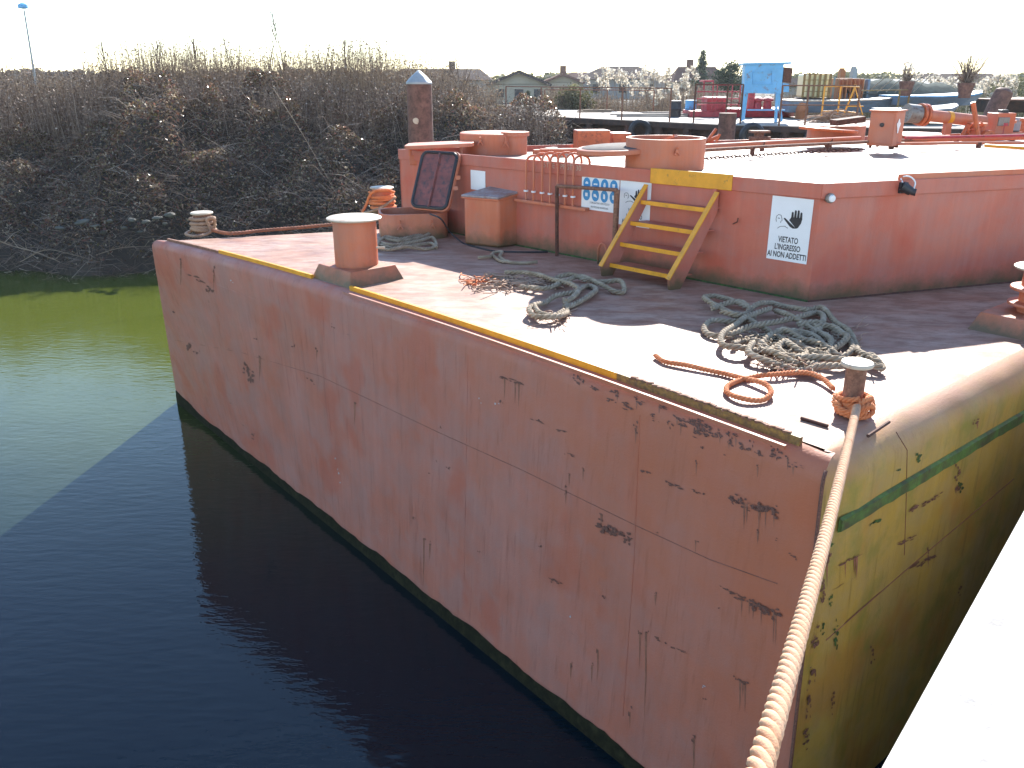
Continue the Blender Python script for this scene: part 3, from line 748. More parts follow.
hc = P(409, 240); hc = hc + Vector((.02, .36, 0)); hrot = math.radians(12)
hat = coaming((hc.x, hc.y, D), .45, .34, .2, .33, hrot, M_RED)
def clip(c, nrm, parent, s=.1):
    t = Vector((-nrm.y, nrm.x, 0)); c = Vector(c); b = B()
    for d1, d2 in ((-.6, -1), (.6, -1), (0, 1)): b.tube([c+nrm*.02, c+t*s*.6*d1+Vector((0, 0, s*.6*d2))+nrm*.03], .012, 5)
    b.tube([c-nrm*.01, c+nrm*.05], .02, 6); b.build('hatch_clip', M_RED, parent)
for sx in (-.2, .22):
    nn = Matrix.Rotation(hrot, 3, 'Z')@Vector((0, -1, 0)); cc = hc + Matrix.Rotation(hrot, 3, 'Z')@Vector((sx, -.345, 0)); clip((cc.x, cc.y, D+.2), nn, hat)
# lid: rounded plate with rubber rim, leaning back on its hinge
la = PY(452, 212, 11.2); 
def plate(corners, r, th, mat, name, parent, inset=0, label=None, n=5):
    """rounded rectangle spanned by p (centre), u, v half vectors"""
    p, u, v = corners; hx, hy = u.length, v.length; un, vn = u.normalized(), v.normalized(); nn = un.cross(vn)
    pl = [p+un*x+vn*y for x, y in rrect(hx-inset, hy-inset, max(.01, r-inset), n)]
    b = B(); b.prism(pl, 0, off=tuple(nn*th)); return b.build(name, mat, parent, bevel=.006, label=label)
p00, p10, p11, p01 = PY(411, 208, 11.25), PY(449, 213, 11.0), PY(460, 151, 11.35), PY(420, 150, 11.6)
pc = (p00+p10+p11+p01)/4; u = ((p10-p00)+(p11-p01))/4; v = ((p01-p00)+(p11-p10))/4; v = v - u*(v.dot(u)/u.dot(u))
nn = u.normalized().cross(v.normalized());
lid = plate((pc, u, v), .09, .05, M_RED, 'hatch_lid', barge, label='lid swung up and leaning on the deckhouse') if nn.y > 0 else plate((pc, u, v), .09, -.05, M_RED, 'hatch_lid', barge, label='lid swung up and leaning on the deckhouse')
fr = nn if nn.y < 0 else -nn
b = B(); rim = [pc+fr*.012+u.normalized()*x+v.normalized()*y for x, y in rrect(u.length-.035, v.length-.035, .08, 6)]
b.tube(rim+[rim[0]], .022, 6, False); b.build('rubber_seal', M_BLACK, lid, smooth=True)
plate((pc+fr*.006, u, v), .07, .004 if nn.y < 0 else -.004, M_MAROON, 'inner_panel', lid, inset=.05)
B().tube([pc+fr*.02+v*.9, pc+fr*.02-v*.9], .02, 6).build('stiffener', M_MAROON, lid)
for k in (.15, -.2): B().box(pc+u*1.12+v*k, (.06, .04, .05)).build('lid_lug', M_RED, lid)

# ---- roof hatches, lids and boxes
ra = P(664, 167, Z1)
def roofz(x, y):
    # roof is very slightly lower to the left
    s = (Vector((x, y, 0))-W1); a = s.dot(Wd); return Z1 + (Z0t-.08-Z1)*max(0, min(1, a/L0))
def rhatch(px, py, hx, hy, h, rz, lidpx=None):
    c = P(px, py, Z1-.03); c.z = roofz(c.x, c.y); return coaming((c.x, c.y, c.z), hx, hy, min(hx, hy)*.9, h, rz, M_RED), c
h1, c1 = rhatch(664, 167, .42, .42, .33, .3)
c1 = c1
def disc(c, r, th, tilt, az, mat, parent, name='hatch_lid', k=36):
    R = Matrix.Rotation(az, 3, 'Z')@Matrix.Rotation(tilt, 3, 'Y')
    o = B().lathe(c, [(r*.98, 0), (r, .01), (r, th), (r*.97, th+.008), (.01, th+.01)], k, R).build(name, mat, parent, smooth=True); return o
M_LIDG = simple('lid_grey', (.13, .115, .11), .9, 0, .25, 8, .3, spec=.15)
lc = PY(618, 152, 9.75)
disc(lc, .46, .05, -.05, .25, M_RED, h1); disc(lc+Vector((0, 0, .052)), .41, .006, -.05, .25, M_LIDG, h1, 'lid_plate')
B().bar(lc+Vector((.3, 0, .05)), c1+Vector((.1, -.05, .35)), .1, .03).build('hinge_arm', M_RED, h1)
clip(c1+Vector((.05, -.43, .22)), Vector((0, -1, 0)), h1, .07)
# left pair of hatches
c2 = PY(492, 159, 12.6); c2.z = Z0t-.07
o2 = B(); o2.lathe((c2.x, c2.y, c2.z-.02), [(.46, 0), (.46, .30), (.44, .31), (.3, .31)], 36); o2 = o2.build('hatch_coaming', M_RED, barge, smooth=True)
c3 = PY(515, 159, 12.35); c3.z = Z0t-.07
B().lathe((c3.x, c3.y, c3.z-.02), [(.17, 0), (.17, .27), (.2, .275), (.2, .33), (.01, .335)], 28).build('vent_pot', M_RED, barge, smooth=True)
clip(c2+Vector((-.15, -.47, .2)), Vector((0, -1, 0)), o2, .09); clip(c2+Vector((.2, -.45, .18)), Vector((0, -1, 0)), o2, .12)
c4 = PY(440, 143, 12.1)
lidl = plate((c4, Vector((.47, 0, .02)), Vector((0, .3, 0))), .1, -.05, M_RED, 'hatch_lid', o2)
for dx in (-.4, -.1, .3): B().tube([c4+Vector((dx, -.15, -.03)), c4+Vector((dx, -.15, -.16))], .025, 6).build('lid_lug', M_RED, lidl)
B().box(PY(428, 159, 12.25), (.5, .3, .14)).build('hinge_block', M_RED, barge, bevel=.01)
for (px, py, Y, sx, sz, nme) in ((591, 153, 13.0, .48, .30, 'roof_box'), (618, 153, 13.4, .30, .24, 'roof_box')):
    p = PY(px, py, Y); B().box((p.x, p.y, Z0t-.08+sz/2), (sx, .35, sz+.02), .15).build(nme, M_BRT, barge, bevel=.012)
# small clutter on the roof edge by the vents
for i in range(9):
    p = PY(540+i*9+random.uniform(-3, 3), 158-random.random()*3, 11.6+random.random()); B().box((p.x, p.y, roofz(p.x, p.y)+.03), (.10+.1*random.random(), .08, .05+.04*random.random()), random.random()).build('roof_cleat', random.choice([M_RUSTL, M_CREAM, M_RED]), barge, bevel=.008)
# hatch in front of the dock and white disc
h5 = P(842, 142, Z1); o5 = B().lathe((h5.x, h5.y+.3, Z1-.02), [(.42, 0), (.42, .25), (.38, .25)], 30).build('hatch_coaming', M_RED, barge, smooth=True)
disc(PY(828, 131, h5.y-.1), .42, .035, .07, .1, M_BRT, o5); B().bar((h5.x-.2, h5.y-.1, Z1+.28), (h5.x+.25, h5.y, Z1+.33), .2, .08).build('hinge_block', M_RUST, o5)
h6 = PY(915, 136, 15.6); o6 = B().lathe((h6.x, h6.y, Z1-.02), [(.45, 0), (.45, h6.z-Z1)], 30).build('hatch_coaming', M_RED, barge, smooth=True)
disc(h6, .56, .03, .0, 0, M_RED, o6); disc(h6+Vector((0, 0, .036)), .5, .004, .0, 0, M_CREAM, o6, 'lid_plate')
# control cabinet on the roof
ca, cb, cc = P(866, 148, Z1), P(884, 150, Z1), P(893, 146, Z1)
cab = thing('control_cabinet', 'orange steel control cabinet with round lock standing on the deckhouse roof', 'cabinet', ca)
hcb = PY(884, 115, cb.y).z - Z1
w = 0.40; ux = (cb-ca); ux.z = 0; ux.normalize(); 
dirx = Vector((.75, -.66, 0)); diry = Vector((.66, .75, 0)); pz = Vector((ca.x, ca.y, Z1+.035))
def cpt(a, c_, z): return pz+dirx*a+diry*c_+Vector((0, 0, z))
B().prism([cpt(0, 0, 0), cpt(.34, 0, 0), cpt(.34, .36, 0), cpt(0, .36, 0)], 0, off=(0, 0, hcb)).build('body', M_RED, cab, bevel=.01)
B().prism([cpt(.02, -.012, .03), cpt(.32, -.012, .03), cpt(.32, 0, .03), cpt(.02, 0, .03)], 0, off=(0, 0, hcb-.06)).build('door', M_RED, cab, bevel=.004)
B().lathe(cpt(.17, -.02, hcb-.17), [(.001, 0), (.028, 0), (.028, .02), (.001, .021)], 14, Matrix.Rotation(PI/2, 3, 'X')).build('lock', M_BLACK, cab)
B().prism([cpt(-.02, -.02, hcb), cpt(.36, -.02, hcb), cpt(.36, .38, hcb), cpt(-.02, .38, hcb)], 0, off=(0, 0, .02)).build('lid', M_RED, cab, bevel=.004)
for a, c_ in ((.04, .04), (.3, .04), (.3, .32), (.04, .32)): B().box(cpt(a, c_, -.016), (.03, .03, .04)).build('foot', M_RUST, cab)
scq = [cpt(.345, .12+.06*math.cos(t)*(1+.4*math.sin(3*t)), .26+.08*math.sin(t)*(1+.3*math.cos(4*t))) for t in [2*PI*i/14 for i in range(14)]]
b = B(); b.prism(scq, 0, off=tuple(dirx*.004)); b.build('torn_label', M_WHITE, cab)
# pipes and chain running along the roof
def roofpipe(pxs, r, mat, name='roof_pipe', z=.05, k=8, posts=True):
    pts = [P(x, y, Z1+z) for x, y in pxs]; o = B().tube(spline(pts, .5), r, k).build(name, mat, barge, smooth=True)
    if posts:
        c = even(spline(pts, .3), 1.3)
        for q in c: B().box((q.x, q.y, Z1+z/2), (.05, .05, z+.02)).build('pipe_clamp', M_RUST, o)
    return o
roofpipe([(676, 152), (760, 147), (868, 142), (1040, 134)], .022, M_RUSTL, z=.08)
roofpipe([(690, 147), (760, 143), (860, 138)], .028, M_RED, z=.10)
roofpipe([(892, 144), (960, 143), (1040, 143)], .02, M_RED, z=.06)
roofpipe([(540, 151), (600, 150), (650, 149)], .03, M_RED, z=.05, posts=False)
for i in range(3):
    roofpipe([(905, 141-1.6*i), (1060, 138-1.7*i)], .018, (M_BRT, M_RED, M_CRIM)[i], z=.06+.03*i, posts=False)
roofpipe([(985, 145.5), (1040, 149)], .022, M_YEL, z=.05, posts=False)
chain = thing('chain', 'rusty chain lying along the sunlit deckhouse roof', 'chain', P(760, 156, Z1))
cp = even(spline([P(x, y, Z1+.025) for x, y in [(684, 160), (720, 157.5), (760, 155), (800, 152.5), (840, 150.3), (868, 149)]], .1), .067)
for i, q in enumerate(cp[:-1]):
    t = (cp[i+1]-q).normalized(); s = Vector((-t.y, t.x, 0)); up = Vector((0, 0, 1)); a = s if i % 2 else (up*.7+s*.7)
    lk = [q+t*(.044*math.cos(w_))+a*(.022*math.sin(w_)) for w_ in [2*PI*j/10 for j in range(11)]]
    B().tube(lk, .0075, 4, False).build('link', M_RUST, chain)
# cross posts beside the pipes: small H bitt and anchor fluke
p = PY(706, 147, 13.9); b = B(); b.tube([p+Vector((-.2, 0, 0)), p+Vector((.18, 0, .16))], .03, 6); b.tube([p+Vector((-.02, 0, .05)), p+Vector((.14, 0, .28))], .025, 6); b.tube([p+Vector((.1, 0, -.04)), p+Vector((.2, 0, .2))], .025, 6)
b.tube([p+Vector((0, 0, -.08)), p+Vector((0, 0, .06))], .03, 6); b.build('fluke_bracket', M_BRT, barge)
p = PY(758, 146, 14.0); pb = B(); pb.box(p+Vector((0, 0, .22)), (.30, .2, .035)); pb.box(p+Vector((0, 0, .02)), (.34, .25, .04)); pb.tube([p, p+Vector((0, 0, .2))], .08, 12); pb.tube([p+Vector((-.17, -.05, .12)), p+Vector((.17, -.05, .12))], .035, 8)
pb.build('mooring_bitt', M_RUSTL, barge)
# big pipe on a post with its valve
pl = thing('loading_pipe', 'fat orange pipe with a silver end flange and valve raised on posts over the roof', 'pipe', P(945, 146, Z1))
a = PY(906, 113, 14.8); c_ = PY(984, 121.5, 15.2)
ax = (c_-a).normalized()
B().tube([a+ax*.25, c_], .095, 20).build('pipe', M_RED, pl, smooth=True)
B().tube([a, a+ax*.24], [.15, .15], 24).build('end_cap', M_GREYM, pl, smooth=True)
B().tube([a+ax*.26, a+ax*.31], .18, 24).build('flange', M_BRT, pl, smooth=True); B().tube([a+ax*.34, a+ax*.39], .18, 24).build('flange', M_BRT, pl, smooth=True)
q = a.lerp(c_, .54); B().bar((q.x, q.y, Z1-.01), q-Vector((0, 0, .08)), .13, .1, up=(1, 0, 0)).build('post', M_RED, pl, bevel=.008)
B().tube([q-ax*.04, q+ax*.04], .104, 20).build('clamp_band', M_YEL, pl)
vq = PY(975, 137, 14.9)
B().lathe(vq-Vector((0, 0, .15)), [(.1, 0), (.19, .04), (.2, .16), (.14, .24), (.12, .32), (.16, .33), (.16, .38)], 20).build('valve_body', M_BRT, pl, smooth=True)
B().tube([vq+Vector((-.16, -.04, .2)), vq+Vector((-.24, -.04, .0)), vq+Vector((-.12, -.04, -.12))], .05, 8).build('elbow', M_BRT, pl, smooth=True)
B().tube([vq+Vector((.1, -.1, 0)), vq+Vector((.1, -.26, 0))], .12, 16).build('valve_flange', M_BRT, pl, smooth=True)
b = B(); hw = [vq+Vector((-.1+.13*math.cos(t), -.2, .13+.13*math.sin(t))) for t in [2*PI*i/16 for i in range(17)]]; b.tube(hw, .012, 5, False)
for i in range(0, 16, 4): b.tube([vq+Vector((-.1, -.2, .13)), hw[i]], .01, 4)
b.build('hand_wheel', M_BRT, pl)
gb = PY(996, 144, 15.2); B().box((gb.x, gb.y, Z1+.17), (.34, .3, .34), .1).build('gearbox', M_RED, pl, bevel=.012); B().box((gb.x-.03, gb.y-.16, Z1+.2), (.2, .03, .14), .1).build('gearbox_cover', M_GREYM, pl, bevel=.006)
B().box((gb.x+.02, gb.y, Z1+.36), (.12, .14, .06)).build('gearbox_cap', M_BLACK, pl, bevel=.01)
for i in range(5):
    p = PY(1002+i*8, 122+random.uniform(-3, 6), 15+random.random()*1.5); B().lathe((p.x, p.y, Z1), [(.07, 0), (.07, p.z-Z1), (.1, p.z-Z1), (.1, p.z-Z1+.05)], 12).build('vent_stub', (M_CRIM, M_RED, M_GALV, M_BRT, M_RED)[i], pl, smooth=True)
p = PY(985, 120, 14.6); B().tube([p+Vector((-.05, 0, -.3)), p+Vector((-.25, 0, .28))], .04, 8).build('lever', M_BRT, pl)

# ---- goosenecks: row of thin bent pipes on the front wall
gn_x = [526, 533.5, 542, 550, 557.5, 565, 573]
tops = [157, 155, 154, 155, 154, 155, 157]
gz = D+.70
for i, x in enumerate(gn_x):
    s = (PW(x, 193, W1+n_w*.06, Wd)-W1).dot(Wd); base = wp(s)+n_w*.06
    zt = PW(x, tops[i]-1, W1+n_w*.06, Wd).z
    pts = [base+Vector((0, 0, D+.60)), base+Vector((0, 0, zt-.08))]
    for k in range(1, 9):
        a = PI*k/8; pts.append(base + n_w*-.0 + (-Wd*.0) + (lon*.085+(-n_w)*.02)*(1-math.cos(a)) + Vector((0, 0, zt-.08+.085*math.sin(a))))
    pts.append(pts[-1]-Vector((0, 0, .05)))
    g_ = B().tube(pts, .013, 8).build('vent_gooseneck', M_RED, barge, smooth=True)
    B().tube([base+Vector((0, 0, gz)), base+Vector((0, 0, gz+.018))], .03, 10).build('white_collar', M_WHITE, g_)
sA = (PW(519, 206, W1, Wd)-W1).dot(Wd); sB = (PW(590, 213, W1, Wd)-W1).dot(Wd)
B().bar(wp(sA)+n_w*.05+Vector((0, 0, D+.585)), wp(sB)+n_w*.05+Vector((0, 0, D+.585)), .08, .035).build('gooseneck_ledge', M_RED, barge, bevel=.005)
# lettering stencilled on the fascia above the goosenecks
def text_mesh(body, size, parent, org, xd, zd, mat=M_INK, name='lettering', th=.0012, align='CENTER', sx=1.0, bold=0):
    cu = bpy.data.curves.new('t', 'FONT'); cu.body = body; cu.size = size; cu.align_x = align; cu.extrude = 0; cu.resolution_u = 3; cu.offset = bold
    cu.space_line = .95
    o = bpy.data.objects.new('t', cu); COL.objects.link(o); bpy.context.view_layer.update()
    me = bpy.data.meshes.new_from_object(o.evaluated_get(bpy.context.evaluated_depsgraph_get())); bpy.data.objects.remove(o)
    xd = Vector(xd); zd = Vector(zd); nn = xd.cross(zd)
    for vv in me.vertices: c = vv.co.copy(); vv.co = Vector(org)+xd*c.x*sx+zd*c.y+nn*th
    me.materials.clear(); me.materials.append(mat); me.name = name
    ob = bpy.data.objects.new(name, me); COL.objects.link(ob)
    if parent: ob.parent = parent; ob.matrix_parent_inverse = wm(parent).inverted()
    return ob
XD = -Wd; ZD = Vector((0, 0, 1))
def onwall(px, py, off=.0): return PW(px, py, W1+n_w*off, Wd)
text_mesh('5TTE S PFIST  30', .085, barge, onwall(562, 169, .024), XD, ZD, M_CREAM, 'stencilled_lettering', .003)
# rusty handrail frame
def wz(px, py, off=.12): return PW(px, py, W1+n_w*off, Wd)
rl = thing('rusty_pipe_frame', 'rusty bent pipe frame in front of the blue safety sign', 'handrail', wz(557, 250))
a, c_, d_, e_ = wz(557, 250), wz(557, 186), wz(617, 190, .16), wz(613, 240, .16)
B().tube([Vector((a.x, a.y, D)), c_], .022, 8).build('left_upright', M_RUST, rl, smooth=True); B().tube([c_, d_], .02, 8).build('top_rail', M_RUSTL, rl, smooth=True)
B().tube([d_, Vector((d_.x, d_.y, D))], .032, 10).build('right_upright', M_RUSTL, rl, smooth=True)
a = wz(598, 262, .1); c_ = wz(606, 262, .1); hz_ = D+.24
B().tube(spline([Vector((a.x, a.y, D)), Vector((a.x, a.y, hz_-.06)), (Vector((a.x, a.y, hz_))*.5+Vector((c_.x, c_.y, hz_))*.5), Vector((c_.x, c_.y, hz_-.06)), Vector((c_.x, c_.y, D))], .03), .014, 7).build('small_hoop', M_RED, barge, smooth=True)
# ---- signs
def sign(label, p_tl, p_tr, p_bl, name='safety_sign', off=.003):
    """flat plate on the front wall from its measured corners"""
    tl, tr, bl = onwall(*p_tl), onwall(*p_tr), onwall(*p_bl)
    s0, s1 = (tl-W1).dot(Wd), (tr-W1).dot(Wd); zt = (tl.z+tr.z)/2; zb = bl.z
    t = thing(name, label, 'sign', wp((s0+s1)/2, zb))
    b = B(); b.prism([wp(s0, zb)+n_w*off, wp(s1, zb)+n_w*off, wp(s1, zt)+n_w*off, wp(s0, zt)+n_w*off], 0, off=tuple(n_w*.004)); b.build('plate', M_WHITE, t)
    o = wp(s0, zt)+n_w*(off+.0045); return t, o, s0-s1, zt-zb
def place(o, x, y): return o + XD*x - ZD*y
def flat(poly, o, name, mat, t, th=.0015):
    b = B(); b.prism([place(o, x, y) for x, y in poly], 0, off=tuple(n_w*th)); return b.build(name, mat, t)
def stroke(pts, w, o, name, mat, t):
    b = B()
    for (x0, y0), (x1, y1) in zip(pts, pts[1:]):
        dx, dy = x1-x0, y1-y0; L = math.hypot(dx, dy) or 1; nx_, ny_ = -dy/L*w/2, dx/L*w/2
        b.prism([place(o, x0+nx_, y0+ny_), place(o, x1+nx_, y1+ny_), place(o, x1-nx_, y1-ny_), place(o, x0-nx_, y0-ny_)], 0, off=tuple(n_w*.0012))
    return b.build(name, mat, t)
def noentry(label, tl, tr, bl):
    t, o, w, h = sign(label, tl, tr, bl)
    X = lambda q: q*w; Y = lambda q: q*h
    # raised hand: palm, four fingers, thumb
    hx, hy = .60, .30
    S_ = lambda pl: [(X(a), Y(c_)) for a, c_ in pl]
    b = B()
    pl = [place(o, *q) for q in S_([(.47, .35), (.52, .30), (.78, .30), (.765, .38), (.70, .455), (.66, .47)])]; b.prism(pl, 0, off=tuple(n_w*.0015)); b.build('printed_palm', M_INK, t)
    for i, (x0, y0, y1) in enumerate(((.51, .215, .32), (.58, .185, .32), (.65, .18, .32), (.72, .21, .33))):
        flat(S_([(x0, y1), (x0+.006, y0+.012), (x0+.026, y0), (x0+.05, y0+.012), (x0+.062, y1)]), o, 'printed_finger', M_INK, t)
    flat(S_([(.33, .335), (.36, .322), (.60, .44), (.66, .47), (.58, .475), (.50, .45)]), o, 'printed_thumb', M_INK, t)
    stroke(S_([(.16, .40), (.145, .36), (.155, .31), (.20, .285), (.26, .29), (.285, .33)]), .0045, o, 'printed_head', M_INK, t)
    stroke(S_([(.285, .33), (.30, .37), (.27, .385), (.27, .41)]), .0045, o, 'printed_profile', M_INK, t)
    stroke(S_([(.19, .34), (.24, .34)]), .006, o, 'printed_eye', M_INK, t)
    stroke(S_([(.20, .50), (.27, .465), (.38, .455), (.46, .48)]), .0045, o, 'printed_shoulder', M_INK, t)
    for i, s in enumerate(('VIETATO', "L'INGRESSO", 'AI NON ADDETTI')):
        text_mesh(s, h*.128, t, place(o, w*.5, h*(.705+.122*i)), XD, ZD, M_INK, 'lettering', .001, sx=.66, bold=.0016)
    return t
noentry('white no entry sign reading VIETATO L\'INGRESSO AI NON ADDETTI near the deckhouse corner', (773, 196.5), (814.5, 198.5), (767, 258))
noentry('white no entry sign half hidden behind the yellow edged steps', (621, 179), (652, 182), (619, 224))
t, o, w, h = sign('white sign with eight round blue safety symbols and small lettering', (582.5, 176), (620, 180.5), (582.5, 208.5))
M_PW = M_WHITE
for r in range(2):
    for c in range(4):
        cx, cy = w*(.14+.24*c), h*(.20+.34*r)
        cpts = [(cx+w*.098*math.cos(q), cy+w*.098*math.sin(q)*1.25) for q in [2*PI*i/18 for i in range(18)]]
        d = flat(cpts, o, 'blue_symbol', M_BLUEP, t)
        k = r*4+c; s = w*.045
        gl = [[(-1, -.6), (0, -1.3), (1, -.6), (1, .2), (-1, .2)], [(-1.4, -.5), (1.4, -.5), (1.4, .4), (.3, .4), (0, 0), (-.3, .4), (-1.4, .4)], [(-.4, -1.4), (.4, -1.4), (.9, .2), (.5, 1.5), (-.5, 1.5), (-.9, .2)], [(-1, -1.2), (1, -1.2), (.8, 1.3), (-.8, 1.3)],
              [(-.9, -1), (.9, -1), (.9, 1), (-.9, 1)], [(-1.2, -.8), (.2, -.8), (1.3, .7), (1.3, 1.1), (-1.2, .6)], [(-.6, -1.4), (.4, -1.2), (.8, .4), (.5, 1.5), (-.7, 1.3)], [(-.8, -1.1), (.5, -1.3), (.6, 1.2), (-.6, 1.2)]][k]
        flat([(cx+x*s*.8, cy+y*s*.8) for x, y in gl], place(o, 0, 0)+n_w*.002, 'white_figure', M_WHITE, t)
text_mesh('E OBBLIGATORIO USARE MEZZI DI', h*.085, t, place(o, w*.5, h*.80), XD, ZD, M_INK, 'lettering', .001, sx=.60)
text_mesh('PROTEZIONE INDIVIDUALE', h*.085, t, place(o, w*.5, h*.93), XD, ZD, M_INK, 'lettering', .001, sx=.68)
sign('plain white plate on the wall behind the open hatch lid', (471, 170), (485.5, 171), (471, 189))
# ---- lamps on the side wall
def onside(px, py, off=.02): return PW(px, py, W1+n_r*off, lon)
q = onside(829, 198, .03); lp = thing('round_wall_lamp', 'small round white lamp at the deckhouse corner', 'lamp', q)
R = Matrix((Vector((.947, .321, 0)), Vector((0, 0, 1)), Vector((.321, -.947, 0)))).transposed()
B().lathe(q-n_r*.01, [(.04, 0), (.045, .02), (.045, .04), (.03, .05), (.001, .052)], 20, R).build('housing', M_GREYM, lp, smooth=True)
B().lathe(q+n_r*.04, [(.034, 0), (.030, .014), (.001, .018)], 20, R).build('lens', M_WHITE, lp, smooth=True)
q = onside(904, 189, .05); fl = thing('floodlight', 'black floodlight with a white cable loop on the deckhouse edge', 'lamp', q)
B().tube([q+lon*-.03+Vector((0, 0, .03)), q+lon*.04-Vector((0, 0, .02))+n_r*.05], [.05, .04], 14).build('housing', M_BLACK, fl, smooth=True)
B().tube([q+lon*.04-Vector((0, 0, .02))+n_r*.05, q+lon*.07-Vector((0, 0, .025))+n_r*.08], [.03, .034], 14).build('snout', M_BLACK, fl, smooth=True)
B().box(q-n_r*.02+Vector((0, 0, .01)), (.09, .05, .10), math.atan2(.321, .947)).build('bracket', M_BLACK, fl, bevel=.006)
B().tube(spline([q+Vector((0, 0, .05))-lon*.02, q+Vector((0, 0, .10))-n_r*.06, q+lon*.06+Vector((0, 0, .11))-n_r*.02, q+lon*.10+Vector((0, 0, .06))+n_r*.02, q+lon*.08+Vector((0, 0, -.02))+n_r*.03], .02), .007, 6).build('cable', M_WHITE, fl, smooth=True)
B().bar(onwall(715, 189, .03), onwall(714, 206, .03), .05, .02, up=tuple(n_w)).build('step_bracket', M_WALL, barge)
B().tube([onwall(733, 224, .0), onwall(737, 222, .03), onwall(738, 218, .03)], .006, 5).build('small_hook', M_RUST, barge)

# ---- steps
l0 = P(601, 276); r0 = P(664, 291); lt = onwall(646, 181, .05); rt = onwall(716, 188, .05)
st = thing('boarding_steps', 'orange steel steps with four yellow edged treads leaning on the deckhouse', 'steps', (l0+r0)/2)
wdt = (r0-l0); wdt.z = 0; wn_ = wdt.normalized()
rt = lt + wdt; rt.z = lt.z; 
# wall meets steps squarely: use the wall direction
wn_ = -Wd; W_ = 1.0*((r0-l0).dot(wn_)); 
lt.z = D+.93; rt = lt + wn_*W_; l0b = Vector((l0.x, l0.y, D)); r0b = l0b + wn_*W_
for (bt, tp, nme) in ((l0b, lt, 'stringer'), (r0b, rt, 'stringer')):
    dv = tp-bt; f = Vector((dv.x, dv.y, 0)).normalized(); pl = []
    nrm = Vector((0, 0, 1)).cross(dv.normalized())
    dn = dv.normalized(); perp = (Vector((0, 0, 1)) - dn*dn.z).normalized()
    a = bt; pl = [bt - f*.0, bt - perp*.0 + f*.13, tp - Vector((0, 0, .19)), tp + Vector((0, 0, .0)), tp - dn*.04 + perp*.0, bt + Vector((0, 0, .10)) - f*.02]
    b = B(); b.prism(pl, 0, off=tuple(wn_*.03)); s_ = b.build(nme, M_WALL, st, bevel=.003)
    e1 = bt+Vector((0, 0, .11))-f*.024; e2 = tp + perp*.004
    B().bar(e1+wn_*.015+perp*.004, e2+wn_*.015+perp*.006, .062, .012, up=tuple(perp)).build('yellow_edge', M_YEL, s_)
for k in range(4):
    fk = (k+.62)/4.35; a = l0b.lerp(lt, fk); dv = (lt-l0b); f = Vector((dv.x, dv.y, 0)).normalized()
    q = [a + wn_*.032 + f*.01, a + wn_*(W_) + f*.01, a + wn_*(W_) + f*.22, a + wn_*.032 + f*.22]
    b = B(); b.prism(q, 0, off=(0, 0, -.012)); tr = b.build('tread', M_WALL, st)
    B().bar(q[0]-f*.004-Vector((0, 0, .016)), q[1]-f*.004-Vector((0, 0, .016)), .012, .042).build('yellow_nosing', M_YEL, tr)

# ---- storage bin with sloping lid
c0 = P(499, 248.5); cl = P(468, 243); cr = P(525, 247.5)
bn = thing('storage_bin', 'orange steel storage bin with a worn sloping grey lid beside the goosenecks', 'bin', c0)
dl = (cl-c0); dr_ = (cr-c0); dl.z = dr_.z = 0
dl = Vector((-.62, .34, 0)).normalized()*dl.length*.93
hA = PY(499, 200, c0.y).z - D; dr_ = Vector((.56, .50, 0)).normalized()*.70
hB = hA+.10
c0 = Vector((c0.x, c0.y, D+.004)); pa, pb, pcn, pd = c0, c0+dr_, c0+dr_+dl, c0+dl
b = B(); b.v = [pa, pb, pcn, pd, pa+Vector((0, 0, hA)), pb+Vector((0, 0, hB)), pcn+Vector((0, 0, hB)), pd+Vector((0, 0, hA))]
b.f = [[0, 1, 2, 3], [4, 5, 6, 7], [0, 1, 5, 4], [1, 2, 6, 5], [2, 3, 7, 6], [3, 0, 4, 7]]; b.build('body', M_RED, bn, bevel=.035, seg=4, smooth=True)
ov = .03; mid_ = (pa+pcn)/2
M_LID = simple('worn_grey_lid', (.26, .18, .16), .5, 0, .2, 5, .3, (.36, .36, .37), .7)
tp = []
for q, hh in ((pa, hA), (pb, hB), (pcn, hB), (pd, hA)):
    dd = (q-mid_); dd.z = 0; tp.append(q + dd.normalized()*ov + Vector((0, 0, hh+.004)))
b = B(); b.prism(tp, 0, off=(0, 0, .028)); b.build('lid', M_LID, bn, bevel=.01)
b = B(); b.prism([q-Vector((0, 0, .02)) for q in tp], 0, off=(0, 0, .02)); b.build('lid_rim', M_RED, bn, bevel=.004)

